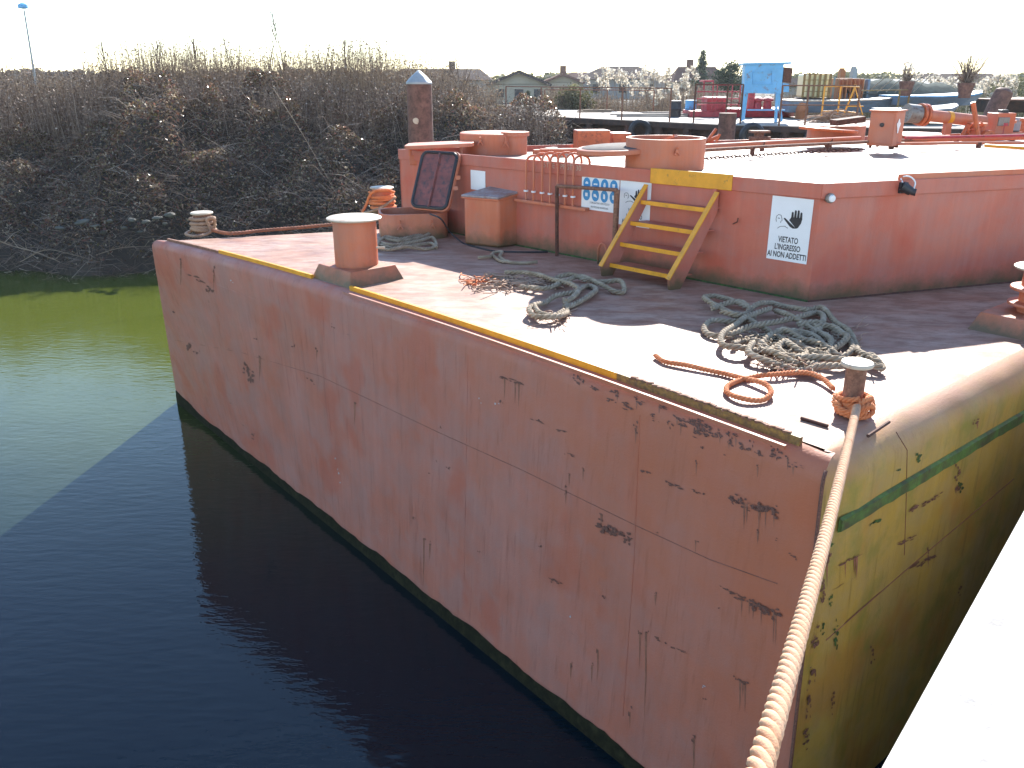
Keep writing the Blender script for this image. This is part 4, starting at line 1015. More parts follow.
# ---- ropes
def ropething(name, label, chains, r, mat, group=None, lift=.03, fuzz=0, lay=None, extra=None):
    t = thing(name, label, 'rope', P(*chains[0][0]), group)
    for i, ch in enumerate(chains): rope('strand_run', deckpath(ch, r, lift, seed=i+3), r, mat, t, fuzz=fuzz, lay=lay)
    return t
tg = ropething('mooring_rope_heap', 'large heap of thick grey rope piled behind the near bollard', [
    [(748, 309), (730, 303), (712, 298), (704, 301), (710, 306), (728, 312), (742, 316), (755, 310), (768, 304), (785, 308), (800, 315), (812, 312), (822, 313), (835, 325), (848, 335), (855, 345), (858, 356), (870, 364), (880, 368)],
    [(755, 318), (735, 322), (712, 323), (704, 330), (712, 336), (730, 337), (750, 332), (775, 327), (800, 321), (815, 314), (823, 320), (818, 332), (805, 336), (790, 334)],
    [(770, 312), (745, 322), (735, 330), (722, 340), (722, 350), (740, 354), (760, 350), (770, 338), (785, 336), (800, 343), (820, 350), (840, 357), (852, 352), (847, 340), (832, 330), (812, 330)],
    [(752, 348), (748, 358), (765, 364), (782, 368), (800, 371), (820, 371), (845, 369), (868, 370), (882, 371), (870, 361), (855, 362), (840, 365), (815, 362), (790, 360), (778, 352), (785, 346), (800, 348), (815, 356), (830, 362)],
    [(765, 356), (775, 348), (792, 345), (806, 352), (800, 360), (782, 358), (770, 352), (758, 345), (742, 342), (732, 347)],
    [(775, 312), (790, 322), (812, 330), (830, 345), (822, 360), (800, 366), (775, 360), (760, 350), (772, 338), (795, 334), (815, 340), (825, 352)],
    [(735, 316), (752, 324), (772, 334), (792, 352), (812, 358), (834, 352), (846, 343), (838, 333), (818, 326), (796, 328)],
    [(700+12, 312), (722, 307), (740, 305), (750, 312), (738, 320), (720, 316)]], .026, M_ROPEG, lift=.055, fuzz=.5)
def fray(t, cx, cy, rx, ry, n, mat, r=.004, z=.05, seed=2):
    rr = random.Random(seed); b = B()
    for i in range(n):
        x, y = cx+rr.gauss(0, rx*.5), cy+rr.gauss(0, ry*.5); pts = []
        a = rr.uniform(0, 2*PI)
        for k in range(5):
            p = P(x, y, D+.008+abs(rr.gauss(0, z*.5))); pts.append(p); x += math.cos(a)*rx*.28; y += math.sin(a)*ry*.28; a += rr.uniform(-1.1, 1.1)
        b.tube(spline(pts, .02), r, 4)
    b.build('frayed_strands', mat, t)
fray(tg, 802, 346, 34, 14, 40, M_ROPEG, .006, .08); fray(tg, 838, 335, 22, 12, 24, M_ROPET, .004, .04, 5); fray(tg, 790, 362, 26, 8, 40, M_ROPET, .005, .06, 9); fray(tg, 762, 340, 26, 8, 40, M_ROPEG, .005, .07, 12)
tm = ropething('grey_rope_tangle', 'grey rope tangle on the deck between the big bollard and the steps', [
    [(520, 288), (545, 291), (565, 283), (580, 279), (600, 287), (615, 292), (624, 291), (620, 285), (604, 283), (585, 281), (570, 279), (553, 282), (570, 288), (578, 293), (556, 299), (546, 303), (536, 308), (529, 314), (534, 319), (548, 321), (562, 319), (567, 311), (564, 303)],
    [(564, 309), (576, 304), (590, 297), (596, 290), (588, 286), (580, 291), (575, 300), (566, 306)],
    [(505, 275), (525, 276), (540, 279), (556, 285), (572, 284)], [(533, 309), (540, 318), (555, 318), (564, 312)]], .026, M_ROPEG, lift=.05, fuzz=.4)
fray(tm, 512, 282, 34, 7, 70, M_ROPET, .006, .04, 21); fray(tm, 480, 281, 14, 5, 22, M_ROPEO, .006, .03, 22); fray(tm, 548, 316, 16, 6, 20, M_ROPET, .004, .04, 23)
ropething('short_grey_rope', 'short dark grey rope end lying in shade in front of the bin', [[(478, 258), (490, 257), (494, 253), (502, 253), (500, 258), (508, 262), (524, 263), (538, 263)], [(492, 255), (500, 261), (510, 262)]], .02, M_ROPEG, lift=.02)
tc = ropething('grey_rope_coil', 'flat coil of grey rope in front of the open hatch', [[(378, 243), (390, 247), (405, 245), (420, 243), (432, 240), (436, 246), (425, 249), (405, 250), (388, 251), (377, 247), (385, 241), (400, 241), (415, 239), (425, 237), (434, 237)], [(380, 246), (396, 249), (414, 247), (430, 244), (437, 248)], [(383, 241), (399, 244), (418, 241), (428, 238), (432, 233)]], .023, M_ROPEG, lift=.05)
hz2 = D+.35
cb_ = [P(430, 214, hz2), P(441, 219, hz2-.02), P(450, 232, D+.12), P(463, 243, D+.01), P(472, 246, D+.01), P(484, 249, D+.01), P(495, 251, D+.01), P(520, 252, D+.01), P(548, 252, D+.01)]
one(B().tube(spline(cb_, .05), .011, 6), 'black_cable', M_BLACK, 'black cable running from the open hatch along the foot of the bin', 'cable', smooth=2)
# orange rope on deck, turns round the near bollard and the line to the quay
orp = thing('orange_mooring_line', 'orange and bleached mooring line tied round the near bollard and led to the quay', 'rope', (nb.x, nb.y, D))
rope('loose_tail', deckpath([(655, 356), (665, 362), (685, 366), (705, 370), (725, 374), (745, 380), (760, 385), (769, 390), (770, 397), (760, 401), (742, 400), (728, 394), (727, 387), (738, 381), (755, 377), (775, 377), (795, 375), (810, 376), (822, 381), (834, 390)], .019, .022, seed=4), .019, M_ROPEO, orp, lay=.085)
turns = []
for i in range(80):
    a = i*.38; turns.append(Vector((nb.x+math.cos(a)*(.088+.008*math.sin(i*.7)), nb.y+math.sin(a)*(.088+.008*math.cos(i*.9)), D+.025+.10*(i/79)+.012*math.sin(a*1.3))))
rope('turns', turns, .019, M_ROPEO, orp, lay=.085)
kn = [Vector((nb.x+x, nb.y+y, D+z)) for x, y, z in [(-.11, -.04, .10), (-.09, -.10, .05), (0, -.13, .03), (.09, -.10, .05), (.11, -.02, .11), (.05, -.10, .14), (-.03, -.13, .09), (-.06, -.12, .04), (.02, -.14, .07), (.08, -.09, .12)]]
rope('knot', kn, .019, M_ROPEO, orp, lay=.085)
kn2 = [Vector((nb.x+x, nb.y+y, D+z)) for x, y, z in [(-.10, .02, .12), (-.12, -.05, .08), (-.05, -.13, .06), (.05, -.13, .11), (.11, -.05, .06), (.10, .04, .04), (0, .11, .05)]]
rope('knot', kn2, .019, M_ROPEO, orp, lay=.085)
s_ = Vector((nb.x-.02, nb.y-.13, D+.10)); r_ = ray(757, 768); e_ = C0 + r_*1.42
dv = e_-s_; q3 = e_+dv*.22; line = [s_]
for t_ in (.1, .25, .45, .65, .85, 1.0): line.append(s_.lerp(e_, t_)-Vector((0, 0, .13*math.sin(PI*t_*.9))))
line += [q3, q3+Vector((.28, -.4, -.45))]
rope('taut_line', line, .024, M_ROPEP, orp, lay=.125, k=8, res=14)
# ropes at the far bollard and along the far edge of the deck
fr_ = thing('far_bollard_rope', 'tan rope wound in thick turns round the far corner bollard', 'rope', (fb.x, fb.y, D))
tt = [Vector((fb.x+math.cos(i*.4)*(.15+.012*math.sin(i*.6)), fb.y+math.sin(i*.4)*.15, D+.02+.19*i/110+.015*math.sin(i*.23))) for i in range(110)]
rope('turns', tt, .022, M_ROPET, fr_)
rope('loose_end', [Vector((fb.x+.15, fb.y, D+.05)), Vector((fb.x+.2, fb.y-.1, D+.2)), Vector((fb.x+.12, fb.y-.17, D+.2)), Vector((fb.x+.14, fb.y-.15, D+.03)), P(195, 236, D+.02), P(186, 234, D+.02), P(192, 230, D+.02)], .02, M_ROPET, fr_)
el = thing('edge_rope', 'rust brown rope laid straight along the far deck edge from the corner bollard', 'rope', P(250, 231))
rope('rope_run', [Vector((fb.x+.12, fb.y-.1, D+.05))] + [P(x, y, D+.05) for x, y in [(230, 233.5), (262, 230.5), (300, 227.5), (340, 223.5), (372, 218)]], .024, M_ROPER, el)
oc = thing('orange_rope_coil', 'orange rope wound round the bollard beside the open hatch', 'rope', (hb.x, hb.y, D))
tt = [Vector((hb.x+math.cos(i*.4)*(.185+.015*math.sin(i*.5)), hb.y+math.sin(i*.4)*.185, D+.06+.25*i/120+.02*math.sin(i*.17))) for i in range(120)]
rope('turns', tt, .02, M_ROPEO, oc)
rope('loop', [Vector((hb.x+.2, hb.y-.05, D+.33)), Vector((hb.x+.1, hb.y-.2, D+.38)), Vector((hb.x-.12, hb.y-.2, D+.34)), P(366, 205, D+.14), P(362, 212, D+.05)], .022, M_ROPEO, oc)
rope('loop', [Vector((hb.x+.22, hb.y-.08, D+.25)), Vector((hb.x+.05, hb.y-.24, D+.14)), P(372, 211, D+.08), P(364, 213, D+.04)], .02, M_ROPEG, oc)

# ================================================================ QUAY in the near corner
qa, qb = Vector((1.97, 2.87, 0)), Vector((.93, 1.63, 0)); qd = (qa-qb).normalized(); qn = Vector((qd.y, -qd.x, 0))
ZQ = 3.3
s = qb - qd*8; e = qa + qd*14
quay = B(); quay.prism([(s.x, s.y), (e.x, e.y), ((e+qn*9).x, (e+qn*9).y), ((s+qn*9).x, (s+qn*9).y)], -.8, ZQ)
quay = quay.build('quay', M_CONC, None, bevel=.03, seg=3); tag(quay, kind='structure')
cs = B(); c0_, c1_ = qb-qd*7, qa+qd*13
cs.prism([(c0_-qn*.015), (c1_-qn*.015), (c1_+qn*.42), (c0_+qn*.42)][0:4] and [((c0_-qn*.015).x, (c0_-qn*.015).y), ((c1_-qn*.015).x, (c1_-qn*.015).y), ((c1_+qn*.42).x, (c1_+qn*.42).y), ((c0_+qn*.42).x, (c0_+qn*.42).y)], ZQ-.16, ZQ+.012)
cs.build('coping', M_CONC, quay, bevel=.02, seg=3)
# ================================================================ PILES
def pile(label, px, ptop, Y, r, cap=True, z0=-.8, mat=M_PILE, lean=(0, 0)):
    tp = PY(px, ptop, Y); t = thing('mooring_pile', label, 'pile', (tp.x, Y, 0), 'mooring piles')
    hc_ = .20 if cap else 0
    B().tube([(tp.x-lean[0], Y, z0), (tp.x, Y, tp.z-hc_)], r, 28).build('shaft', mat, t, smooth=True)
    if cap: B().lathe((tp.x, Y, tp.z-hc_), [(r*1.03, -.03), (r*1.03, .0), (r*.6, hc_*.5), (.01, hc_)], 28).build('cap', M_GALV, t, smooth=True)
    return t, tp
t, tp = pile('rusty round steel pile with a pointed grey cap behind the open hatch lid', 418.5, 70, 15.6, .222)
q = PY(416, 121, 15.38); b = B(); b.prism([q+Vector((.055*math.cos(a)*random.uniform(.8, 1.1), -.0, .055*math.sin(a)*random.uniform(.8, 1.1))) for a in [2*PI*i/12 for i in range(12)]], 0, off=(0, -.02, 0)); b.build('pale_patch', M_CREAM, t)
t, tp = pile('short flat topped rusty pile in front of the dock under the blue cabin', 728, 113, 22.5, .22, False)
pr = PY(1000, 95, 26); 
bl = thing('leaning_dark_pile', 'tall dark rusty pile with a rounded top leaning at the right edge behind the pipes', 'pile', (pr.x, pr.y, 2), 'mooring piles')
B().tube(spline([PY(990, 122, 26), PY(994, 112, 26), PY(999, 102, 26), PY(1003, 94, 26)], .2), [.28]*0 or .26, 20).build('shaft', M_PILE, bl, smooth=True)
q = PY(1003.3, 93.5, 26); B().lathe(q, [(.26, -.05), (.25, .06), (.16, .14), (.01, .17)], 20, Matrix.Rotation(.3, 3, 'Y')).build('cap', M_PILE, bl, smooth=True)

# ================================================================ DOCK behind the barge
ZD_ = 3.6
dk = thing('dock', 'long low steel dock with a rusty railing behind the barge', 'dock', (6, 29, 0))
f0, f1, f2 = Vector((-1.4, 34.6, 0)), Vector((6.6, 25.9, 0)), Vector((26, 25.5, 0))
e0 = Vector((.9, 32.3, 0))
def P2(x, y): p = P(x, y, ZD_); return Vector((p.x, p.y, 0))
front = [P2(520, 115), P2(640, 120.5), P2(735, 125), P2(850, 127), P2(1100, 130)]
back = [q+Vector((1.5, 6.5, 0)) for q in front][::-1]
B().prism([(q.x, q.y) for q in front+back], ZD_-.14, ZD_).build('deck_slab', M_DOCK, dk)
for a, c_ in zip(front, front[1:]):
    B().bar(Vector((a.x, a.y-.03, ZD_-.10)), Vector((c_.x, c_.y-.03, ZD_-.10)), .05, .16).build('edge_beam', M_DARKB, dk)
ins = [q+Vector((.1, .5, 0)) for q in front]
for a, c_ in zip(ins, ins[1:]):
    b = B(); b.prism([(a.x, a.y, -.5), (c_.x, c_.y, -.5), (c_.x, c_.y, ZD_-.15), (a.x, a.y, ZD_-.15)], 0, off=(.05, .3, 0)); b.build('hull_plate', M_DARKB, dk)
cur = [Vector((q.x, q.y-.0, 0)) for q in front]
for i in range(14):
    t_ = i/13*(len(front)-1); j = min(int(t_), len(front)-2); q = front[j].lerp(front[j+1], t_-j)+Vector((0, .12, 0))
    B().tube([(q.x, q.y, -.4), (q.x, q.y, ZD_-.15)], .14, 10).build('fender_pile', M_DARKB if i % 3 else M_RUST, dk)
# railing posts and rails, read off where they stand on the dock edge
def railing(label, xs, ytop, h, mat, group, inset=.12, rails=(1.0, .52), name='railing'):
    """xs: list of (px, py) foot points on the dock deck"""
    feet = [P(x, y, ZD_)+Vector((0, inset, 0)) for x, y in xs]
    t = thing(name, label, 'railing', feet[0], group)
    for q in feet: B().tube([q, q+Vector((0, 0, h))], .028, 6).build('post', mat, t)
    for r in rails:
        for a, c_ in zip(feet, feet[1:]): B().tube([a+Vector((0, 0, h*r)), c_+Vector((0, 0, h*r))], .02, 6).build('rail', mat, t)
    return t
railing('long rusty railing on the left half of the dock', [(506, 114), (541, 116), (580, 118), (622, 120), (670, 122)], 0, 1.0, M_RUSTL, 'dock railings', rails=(1.0,))
railing('rusty railing on the far side of the dock deck', [(545, 112), (608, 112.5), (655, 114)], 0, .85, M_RUSTL, 'dock railings', inset=.5, rails=(1.0,))
railing('rusty two rail railing left of the blue cabin', [(694, 123), (726, 123), (741, 124)], 0, 1.12, M_RUST, 'dock railings')
railing('rusty two rail railing right of the blue cabin', [(780, 126), (806, 126), (857, 126.5)], 0, 1.1, M_RUSTL, 'dock railings')
railing('yellow railing standing at the grey box beyond the dock', [(822, 122), (838, 121), (857, 124)], 0, 1.05, M_YEL, 'dock railings', rails=(1.0, .3))
railing('thin yellow railing toward the blue boats', [(857, 124), (897, 122), (907, 121)], 0, .95, M_YELW, 'dock railings', rails=(1.0,))
b = B()
ya = P(838, 121, ZD_); b.bar(ya+Vector((.1, 0, 0)), ya+Vector((.5, .2, 1.1)), .05, .03); b.bar(ya+Vector((.85, 0, 0)), ya+Vector((.45, .2, 1.1)), .05, .03)
b.bar(ya+Vector((.2, 0, .45)), ya+Vector((.75, 0, .45)), .05, .03); one(b, 'yellow_trestle', M_YEL, 'yellow steel trestle standing at the right of the dock', 'trestle')
# blue cabin on legs
q = P(765, 122, ZD_); Yc = q.y
cbn = thing('blue_cabin', 'sky blue steel box cabin on four splayed legs standing on the dock', 'cabin', q)
def yb(px, py, Y=None): return PY(px, py, Y or Yc)
tl, tr, br, bl_ = yb(745, 65), yb(784, 64), yb(781, 94), yb(744, 93)
b = B(); b.prism([tl, tr, br, bl_], 0, off=(.15, .9, 0)); b.build('body', M_LBLUE, cbn, bevel=.01)
b = B(); b.prism([tl+Vector((-.05, -.04, .06)), tr+Vector((.22, -.04, .06)), tr+Vector((.22, -.04, 0)), tl+Vector((-.05, -.04, 0))], 0, off=(.1, 1.0, .0)); b.build('roof', M_LBLUE, cbn)
pa_ = [yb(753, 72), yb(772, 71), yb(772, 84), yb(753, 84)]; b = B()
for a, c_ in zip(pa_, pa_[1:]+pa_[:1]): b.bar(a+Vector((0, -.012, 0)), c_+Vector((0, -.012, 0)), .025, .02, up=(0, 1, 0))
b.build('hatch_frame', M_LBLUE, cbn)
b = B(); b.prism([yb(784, 67), yb(793, 68), yb(791, 83), yb(783, 82)], 0, off=(.1, .5, 0)); b.build('side_box', M_RUST, cbn, bevel=.01)
b = B(); b.prism([yb(783, 83), yb(789, 84), yb(789, 92), yb(782, 92)], 0, off=(.1, .4, 0)); b.build('lower_panel', M_LBLUE, cbn)
for (x0, y0, x1, y1, oy) in ((745, 93, 741, 121, 0), (752, 93, 748, 121, .6), (777, 94, 775.5, 123, 0), (784, 92, 787, 122, .6)):
    B().bar(yb(x0, y0)+Vector((0, oy, 0)), yb(x1, y1)+Vector((0, oy, 0)), .075, .075, up=(1, 0, 0)).build('leg', M_LBLUE, cbn)
B().bar(yb(747, 110), yb(785, 110), .03, .04).build('brace', M_LBLUE, cbn)
# red machinery
def boxpx(x0, y0, x1, y1, Y, dep, mat, name, parent, bev=.01):
    a, c_ = PY(x0, y1, Y), PY(x1, y0, Y); o = B(); o.box(((a.x+c_.x)/2, Y+dep/2, (a.z+c_.z)/2), (c_.x-a.x, dep, c_.z-a.z)); return o.build(name, mat, parent, bevel=bev)
rm = thing('crimson_winch_frame', 'crimson steel winch frame with ladder cage left of the blue cabin', 'machine', PY(710, 116, 31))
boxpx(706, 97, 728, 118, 31.2, 1.0, M_CRIM, 'drum_housing', rm); boxpx(690, 111, 745, 117, 31.0, 1.4, M_CRIM, 'base_frame', rm)
for x in (697, 703, 712, 716, 731, 739): boxpx(x, 84 if x > 700 else 88, x+1.6, 112, 30.9, .05, M_CRIM, 'cage_post', rm, 0)
for y in (84, 91, 98, 104): boxpx(697 if y > 86 else 703, y, 739, y+1.3, 30.85, .04, M_CRIM, 'cage_bar', rm, 0)
boxpx(703, 80, 714, 82, 30.9, .6, M_CRIM, 'top_plate', rm, 0); boxpx(703, 81, 705, 90, 30.88, .05, M_CRIM, 'cage_post', rm, 0); boxpx(712.4, 81, 714, 90, 30.88, .05, M_CRIM, 'cage_post', rm, 0)
rw = thing('crimson_workboat', 'low crimson workboat hull with two round bollards under the blue cabin', 'boat', PY(770, 115.5, 31))
a, c_ = PY(722, 115.5, 31), PY(797, 115.5, 31)
b = B(); zt = PY(760, 108.5, 31).z
b.rings([[Vector((x, y, z)) for x, y, z in ((x_, 30.7+w_, a.z-.05), (x_, 30.5+w_, zt+hh), (x_, 32.3-w_, zt+hh), (x_, 32.1-w_, a.z-.05))] for x_, w_, hh in ((a.x, .2, .0), (a.x+.5, 0, 0), (c_.x-.6, 0, .0), (c_.x, .7, .08))]); b.build('hull', M_CRIM, rw, bevel=.02)
for x in (757, 767): q = PY(x, 109, 31.1); B().lathe(q, [(.16, 0), (.13, .25), (.2, .27), (.2, .33), (.1, .4), (.01, .41)], 16).build('bollard', M_CRIM, rw, smooth=True)
boxpx(748, 85, 756, 109, 31.0, .3, M_CRIM, 'mast_plate', rw)
# tank in a wire cage, brown skip, chimneys
ib = thing('caged_tank', 'yellowed plastic tank in a wire cage behind the dock railing', 'tank', PY(820, 98, 31))
boxpx(804.5, 74, 830, 97.5, 31, 1.0, M_TANK, 'tank', ib, .06)
boxpx(803, 98, 832, 101, 30.95, 1.1, M_DARKB, 'pallet', ib)
for i in range(6): boxpx(803.6+i*5.2, 73.5, 804.0+i*5.2, 98, 30.94, .02, M_YELW, 'cage_bar', ib, 0)
for i in range(5): boxpx(803.6, 74+i*5.7, 830.2, 74.6+i*5.7, 30.92, .02, M_YELW, 'cage_bar', ib, 0)
bs = thing('brown_ribbed_skip', 'rust brown ribbed container with uneven panels right of the caged tank', 'container', PY(852, 98, 31))
for i in range(7): boxpx(836.5+i*4.1, 78+random.random(), 840.4+i*4.1, 99, 31+.06*(i % 2), 1.2, M_BROWN, 'panel', bs, .01)
boxpx(833, 77, 836, 99, 31, .2, M_BOATB, 'end_post', bs); boxpx(866, 79, 871, 99, 31, .3, M_BOATB, 'end_post', bs)
for x, y, m_ in ((843, 70, M_BROWN), (855, 68.5, M_GALV)):
    t = thing('small_chimney', ('brown' if m_ is M_BROWN else 'grey') + ' square chimney pot sticking up behind the brown container', 'chimney', PY(x, 78, 33), 'chimneys behind the container')
    boxpx(x-3, y, x+3.2, 79, 33, .3, m_, 'stack', t); boxpx(x-2, y-2, x+2, y, 33, .2, m_, 'cap', t, 0)
# grey blue boats and pontoon at right
def boat(label, x0, x1, ytop, ybot, Y, dep, mat, deckmat=None, rake=.8, tilt=0):
    a, c_ = PY(x0, ybot, Y), PY(x1, ybot, Y); z1 = PY((x0+x1)/2, ytop, Y).z; t = thing('boat', label, 'boat', (a+c_)/2, 'boats laid up beyond the dock')
    L = c_.x-a.x; R = []
    for f, w_, up in ((0, .75, 0), (.1, .95, 0), (.4, 1, .0), (.75, .85, .04), (.93, .45, .10), (1, .08, .16)):
        x = a.x+L*f; hy = dep/2*w_; xm = x + (-rake*.3*f)
        R.append([Vector((xm, Y+dep/2-hy*.7, a.z)), Vector((x, Y+dep/2-hy, z1+up+tilt*f)), Vector((x, Y+dep/2+hy, z1+up+tilt*f)), Vector((xm, Y+dep/2+hy*.7, a.z))])
    b = B(); b.rings(R); b.build('hull', mat, t, bevel=.015)
    if deckmat:
        b = B(); b.rings([[r[1]+Vector((0, .04, .01)), r[1]+Vector((0, .04, .05)), r[2]+Vector((0, -.04, .05)), r[2]+Vector((0, -.04, .01))] for r in R]); b.build('gunwale', deckmat, t)
    return t
boat('long pale blue grey boat hull lying behind the yellow railing', 792, 912, 102, 113, 29.5, 2.0, M_BOATB, M_CREAM)
boat('blue boat with a pale deck pointing right under the plant pots', 903, 998, 97.5, 106, 29, 2.4, M_BOATB, M_LBLUE)
boat('dark boat hull at the right edge beyond the pipes', 995, 1075, 101, 113, 30, 2.2, M_DARKB, M_RUSTL)
boat('grey low boat in front of the pale blue boat, behind the orange cabinet', 896, 972, 110, 122, 25.6, 2.2, M_BOATB, None)
tb = thing('tarpaulined_boat', 'boat under a crumpled grey green tarpaulin tied over poles', 'boat', PY(890, 100, 32), 'boats laid up beyond the dock')
b = B(); R = []
for i in range(15):
    f = i/14; x = PY(840+112*f, 90, 32).x; zr = PY(860, 79+8*abs(f-.35)+1.5*math.sin(i*1.9), 32).z; zb = PY(860, 93+3*f, 32).z
    R.append([Vector((x, 31+.1*math.sin(i*2.1), zb)), Vector((x, 31.5, zb+(zr-zb)*.65+.04*math.sin(i*3))), Vector((x, 32.1, zr)), Vector((x, 33, zb+.2)), Vector((x, 33.2, zb))])
b.rings(R); b.build('tarpaulin', M_TARP, tb, smooth=True)
boxpx(838, 93.5, 950, 98, 31.2, 2, M_BOATB, 'hull', tb)
for i in range(6): a = PY(868+i*9, 92, 31); B().tube([a, a+Vector((.5, 0, .42+.1*random.random()))], .018, 5).build('pole', M_REED, tb)
# pots with dry shrubs
for (px, py, Y, w, lab, sh) in ((905, 90, 28.5, .22, 'smaller terracotta pot with dry seed heads standing on the blue boat', 0), (964, 92, 28, .24, 'larger terracotta pot with a wide bare twiggy shrub on the blue boat', 1)):
    pb_ = PY(px, py+6, Y); t = thing('potted_shrub', lab, 'plant', pb_, 'potted plants on the boat')
    B().lathe(pb_, [(w*.72, 0), (w, .36), (w*1.08, .37), (w*1.08, .45), (w*.95, .45), (.01, .42)], 20).build('pot', M_PILE, t, smooth=True)
    rg = np.random.RandomState(px); n = 150 if sh else 60; A_ = np.tile(np.array([[pb_.x, pb_.y, pb_.z+.4]]), (n, 1)) + rg.normal(0, .06, (n, 3))*[1, 1, 0]
    az = rg.uniform(0, 2*PI, n); sp = rg.uniform(0, 1.0 if sh else .6, n); T_ = A_ + np.stack([np.cos(az)*sp*(1.3 if sh else .6), np.sin(az)*sp*.8, rg.uniform(.5, .95, n)*(1.25 if sh else .7)], 1)
    V, Fc = sticks(A_, T_, (A_+T_)/2+rg.normal(0, .04, (n, 3)), np.full(n, .008)); tw = addmesh('twigs', V, Fc, M_TWIG, t); tw['kind'] = 'stuff'
    if not sh:
        V, Fc = leaves(T_[:30], .09, rg); addmesh('seed_heads', V, Fc, M_PLUME, t)
# pampas plumes: clumps behind the dock and behind the boats
def pampas(label, px, Y, n, seed, w, ytop=68, ybot=112, hv=22, ps=1.0):
    rg = random.Random(seed); base = PY(px, ybot, Y); t = thing('pampas_clump', label, 'grass clump', base, 'pampas clumps'); st_ = B(); pv = []
    for i in range(int(n*1.2)):
        x = px + rg.gauss(0, w); tp = PY(x, ytop+abs(rg.gauss(0, hv*.55)), Y+rg.uniform(-.8, .8)); bx = Vector((base.x+(tp.x-base.x)*.55, tp.y, base.z))
        st_.tube([bx, bx.lerp(tp, .6)+Vector((0, 0, .05)), tp], [.012, .009, .006], 4)
        for k in range(34):
            f = rg.random(); pv.append((tp.x+rg.gauss(0, .06)+.10*f*f, tp.y+rg.gauss(0, .05), tp.z+.12-.42*f))
    tag(st_.build('stalks', M_REED, t), kind='stuff'); V, Fc = leaves(np.array(pv), .078*ps, np.random.RandomState(seed)); tag(addmesh('plumes', V, Fc, M_PLUME, t), kind='stuff'); return t
for i, (px, n, w, lab) in enumerate(((600, 9, 10, 'leftmost clump of cream pampas plumes behind the dock railing'), (628, 12, 12, 'second clump of cream pampas plumes from the left behind the dock railing'), (655, 14, 11, 'widest clump of cream pampas plumes in front of the dark roof'), (683, 10, 8, 'clump of cream pampas plumes next to the crimson winch frame'))):
    pampas(lab, px, 40-i, n, 40+i, w)
for i, (px, n, w, lab) in enumerate(((912, 8, 7, 'clump of cream plumes behind the tarpaulined boat'), (945, 10, 8, 'clump of cream plumes left of the larger potted shrub'), (990, 10, 10, 'clump of cream plumes right of the larger potted shrub'), (1016, 8, 8, 'clump of cream plumes at the right edge of the view'))):
    pampas(lab, px, 36, n, 60+i, w, 76, 105, 16)
# tyres hung on the dock side, drums, a net heap
for px, py, lab in ((752, 136, 'tyre fender hanging on the dock side under the blue cabin'), (816, 137, 'tyre fender hanging on the dock side left of the round orange hatch'), (640, 131, 'tyre fender hanging at the left part of the dock side')):
    q = PY(px, py, P(px, 126 if px > 700 else 121, ZD_).y-.12); b = B(); b.tube([q+Vector((.28*math.cos(a), 0, .28*math.sin(a))) for a in [2*PI*i/20 for i in range(21)]], .10, 8, False); one(b, 'tyre_fender', M_BLACK, lab, 'tyre', 'tyres hung on the dock side', smooth=True)
for px, py, m_, lab in ((675, 117, M_BLACK, 'black oil drum lying low behind the crimson frame railing'), (801, 119, M_BROWN, 'brown drum standing on the dock right of the blue cabin'), (690, 116, M_LBLUE, 'small blue drum at the left foot of the crimson winch frame')):
    q = P(px, py, ZD_); one(B().lathe(q, [(.2, 0), (.2, .25), (.215, .27), (.2, .29), (.2, .55), (.01, .55)], 16), 'steel_drum', m_, lab, 'drum', 'drums on the dock', smooth=True)
_r3 = random.Random(9); b = B(); q0_ = P(838, 123, ZD_)
for i in range(30):
    pts = [q0_+Vector((_r3.gauss(0, .35), .3+_r3.gauss(0, .2), abs(_r3.gauss(.1, .12)))) for k in range(4)]; b.tube(spline(pts, .12), .02, 4)
tag(one(b, 'net_heap', M_ROPET, 'heap of tan netting on the dock beside the yellow trestle', 'net'), kind='stuff')
# bits of timber lying on the dock
for i, (px, py, L, lab) in enumerate(((596, 112.5, 1.6, 'long pale timber lying on the left of the dock'), (655, 117, 3.0, 'stack of grey boards lying on the dock by the railing'), (672, 115, 2.4, 'boards lying crosswise beside the crimson frame'))):
    q = P(px, py, ZD_); b = B()
    for k in range(4): b.box((q.x+random.uniform(-.2, .2), q.y+.12*k, ZD_+.03+.05*(k % 2)), (L*random.uniform(.7, 1), .12, .05), random.uniform(-.1, .1))
    one(b, 'timber_boards', M_DOCK if i else M_REED, lab, 'timber', 'timber lying on the dock')

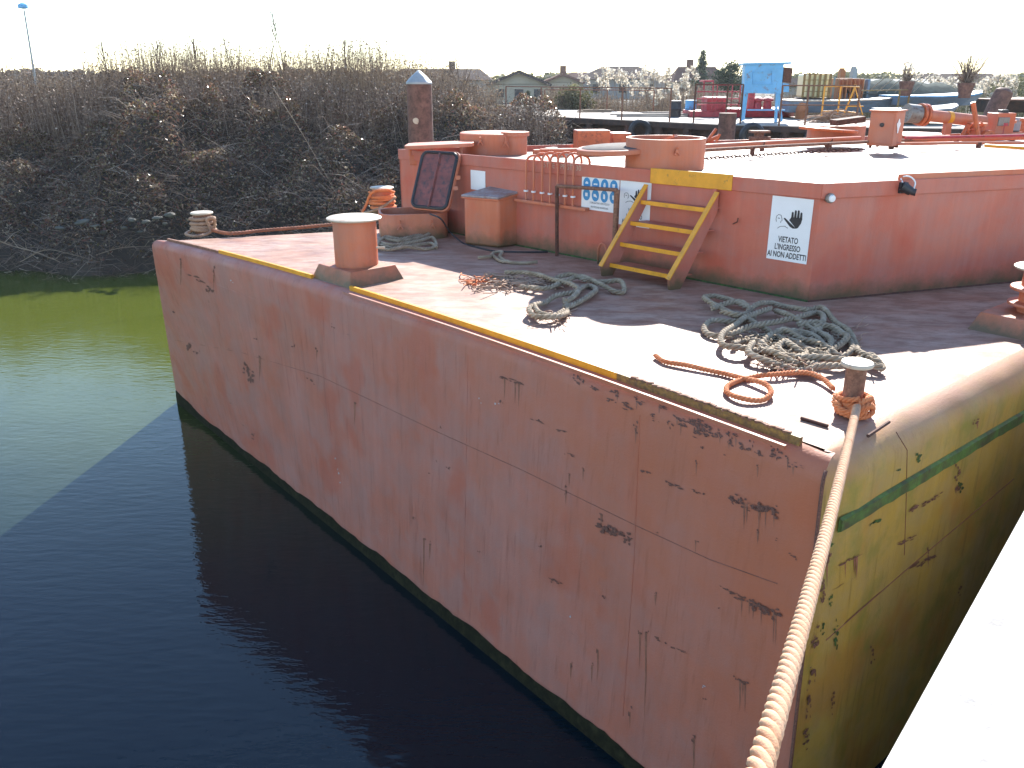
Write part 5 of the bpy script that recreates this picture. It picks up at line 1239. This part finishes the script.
# ================================================================ VILLAGE AND TREES beyond
M_ROOFD = simple('dark_roof_tiles', (.085, .065, .06), .95, 0, .2, 2, .3, spec=.05); M_ROOFP = simple('pinkish_roof_tiles', (.20, .115, .09), .95, 0, .2, 2, .3, spec=.05)
M_PLAST = simple('cream_plaster', (.42, .36, .27), .9, 0, .1, 1, .2); M_PLASG = simple('grey_plaster', (.34, .32, .30), .9, 0, .1, 1, .2)
def house_(label, x0, x1, yeave, yridge, Y, roofm, wallm, gable=False, hip=.25, wins=3, chim=None, ybase=100):
    a, c_ = PY(x0, yeave, Y), PY(x1, yeave, Y); zr = PY((x0+x1)/2, yridge, Y).z; ze = a.z; dep = (c_.x-a.x)*.6; zb = 2.7
    t = thing('house', label, 'house', ((a.x+c_.x)/2, Y, zb), 'houses of the village'); w_ = c_.x-a.x
    if ze < zb+.8: ze = zb+.8
    B().box(((a.x+c_.x)/2, Y+dep/2, (zb+ze)/2), (w_*.94, dep, ze-zb)).build('wall', wallm, t)
    b = B(); y0, y1 = Y-.5, Y+dep+.5
    if gable:
        xm = (a.x+c_.x)/2
        b.prism([(a.x, y0, ze), (xm, y0, zr), (c_.x, y0, ze), (c_.x-.1, y0, ze-.2), (xm, y0, zr-.25), (a.x+.1, y0, ze-.2)], 0, off=(0, y1-y0, 0))
        B().prism([(a.x+.3, Y, ze-.05), (xm, Y, zr-.3), (c_.x-.3, Y, ze-.05)], 0, off=(0, .3, 0)).build('gable_wall', wallm, t)
    else:
        h_ = w_*hip; ym = (y0+y1)/2
        b.v = [Vector(q) for q in ((a.x, y0, ze), (c_.x, y0, ze), (c_.x, y1, ze), (a.x, y1, ze), (a.x+h_, ym, zr), (c_.x-h_, ym, zr))]; b.f = [[0, 1, 5, 4], [2, 3, 4, 5], [1, 2, 5], [3, 0, 4], [0, 3, 2, 1]]
    rf = b.build('roof', roofm, t)
    if chim: q = PY(chim, yridge-3, Y+dep/2); B().box((q.x, q.y, zr+.15), (.6, .6, 1.1)).build('chimney', roofm, rf)
    for i in range(wins):
        x = a.x + w_*(i+.7)/(wins+.4); fr_ = B().box((x, Y-.04, zb+(ze-zb)*.55), (1.0, .08, min(1.3, (ze-zb)*.5))).build('window', M_PLAST, t)
        B().box((x, Y-.10, zb+(ze-zb)*.55), (.78, .05, min(1.08, (ze-zb)*.4))).build('pane', M_BLACK, fr_)
    return t
house_('wide dark roofed house behind the brambles, right of the pointed pile', 385, 492, 80, 68.5, 85, M_ROOFD, M_PLASG, hip=.12, chim=452)
house_('cream gabled house behind the left end of the dock railing', 486, 552, 84, 70, 80, M_ROOFD, M_PLAST, True)
house_('small house with a pinkish roof between the gabled house and the plumes', 541, 585, 82, 73, 90, M_ROOFP, M_PLAST, True, chim=563)
house_('large dark hip roofed house behind the cream plumes', 578, 668, 79, 66, 95, M_ROOFD, M_PLASG, hip=.3)
house_('house with a pink brown roof left of the conifer', 672, 726, 82, 66.5, 90, M_ROOFP, M_PLAST, hip=.15, chim=690)
house_('low house roof behind the small pink roofed house', 560, 600, 80, 72, 110, M_ROOFP, M_PLAST, hip=.3)
house_('long low grey barn roof behind the tarpaulined boat', 862, 960, 86, 79, 75, M_PLASG, M_PLASG, hip=.05, wins=0)
house_('wide dark barn roof with an overhanging right end behind the potted shrub', 925, 1008, 84, 73.5, 78, M_ROOFD, M_PLASG, hip=.06, wins=0)
house_('low dark shed roof right of the blue cabin', 780, 812, 86, 78, 70, M_ROOFD, M_PLASG, hip=.05, wins=0)
def tree(name, label, px, ytop, ybot, Y, wpx, mat, seed, shape='round', group=None):
    tp, bt = PY(px, ytop, Y), PY(px, ybot, Y); w_ = wpx/F*Y; t = thing(name, label, 'tree', (tp.x, Y, 2.7), group); rg = np.random.RandomState(seed)
    B().tube([(tp.x, Y, 2.5), (tp.x, Y, (bt.z+tp.z)/2)], [.2, .1], 8).build('trunk', M_PILE, t)
    H = tp.z-bt.z; C = []
    for k in range(70):
        f = rg.uniform(0, 1)
        rr_ = w_/2*(math.sqrt(max(0, 1-(2*f-1)**2)) if shape == 'round' else (1-f)**.8*(.75+.25*math.sin(f*22)))
        a = rg.uniform(0, 2*PI); q = np.array([tp.x+math.cos(a)*rr_*rg.uniform(.3, 1), Y+math.sin(a)*rr_*rg.uniform(.3, 1), bt.z+H*f])
        C.append(q+rg.normal(0, 1, (70, 3))*w_*.07)
    V, Fc = leaves(np.concatenate(C), w_*.035, rg); addmesh('crown', V, Fc, mat, t); return t
tree('conifer_tree', 'dark pointed conifer above the pink brown roof', 703, 52, 84, 88, 20, M_GRN, 3, 'cone')
tree('round_tree', 'dark green round tree left of the blue cabin', 733, 66, 92, 70, 34, M_GRN, 4)
tree('round_tree', 'grey green bushy tree at the far right behind the dark barn', 1012, 84, 104, 60, 44, M_OLIVE, 5)
tree('round_tree', 'olive bush in front of the gabled house behind the dock railing', 572, 90, 113, 40, 40, M_OLIVE, 7)
tree('small_conifer', 'tiny dark conifer in front of the gabled house', 528, 92, 108, 45, 12, M_GRN, 8, 'cone')
# distant tree line on both sides of the houses
def treeline(name, label, x0, x1, Y, h, n, mat, seed):
    rg = np.random.RandomState(seed); x = rg.uniform(x0, x1, n); hh = h*(.86+.05*np.sin(x*.13)+.06*np.sin(x*.91+1)+.05*np.sin(x*2.3)); z = 2.4+hh*rg.uniform(0, 1, n)**.7
    V, Fc = leaves(np.stack([x, Y+rg.uniform(-4, 4, n), z], 1), .55, rg); return tag(addmesh(name, V, Fc, mat), label, 'trees', kind='stuff')
treeline('distant_thicket', 'grey brown line of distant bare trees behind the reeds', -140, -10, 140, 3.9, 16000, M_TWIG, 11)
treeline('distant_wood', 'olive line of far trees behind the village houses', -10, 170, 150, 3.4, 16000, M_OLIVE, 12)
# street lamp at far left
tp = PY(23, 5, 60); bs_ = PY(32, 66, 60)
sl_ = thing('street_lamp', 'tall thin grey street lamp standing alone behind the bank at the left', 'street lamp', (bs_.x, 60, 2.7))
B().tube([(bs_.x, 60, 2.7), (PY(24, 10, 60).x, 60, PY(24, 10, 60).z)], [.09, .05], 8).build('pole', M_GALV, sl_, smooth=True)
B().lathe(PY(23.4, 8, 60), [(.12, -.05), (.34, 0), (.30, .2), (.12, .3), (.01, .32)], 14).build('lamp_head', M_LBLUE, sl_, smooth=True)

# ---- thin winter air
hb_ = B(); hb_.box((0, 80, 6.5), (420, 330, 16)); hz = hb_.build('haze', M_EARTH); hz.data.materials.clear()
mh = bpy.data.materials.new('haze_air'); mh.use_nodes = True; nt = mh.node_tree
for q in list(nt.nodes):
    if q.type != 'OUTPUT_MATERIAL': nt.nodes.remove(q)
pv_ = nt.nodes.new('ShaderNodeVolumePrincipled'); pv_.inputs['Color'].default_value = (.9, .93, 1, 1); pv_.inputs['Density'].default_value = .0003; pv_.inputs['Anisotropy'].default_value = .3
nt.links.new(pv_.outputs[0], nt.nodes['Material Output'].inputs['Volume']); hz.data.materials.append(mh); tag(hz, kind='stuff')
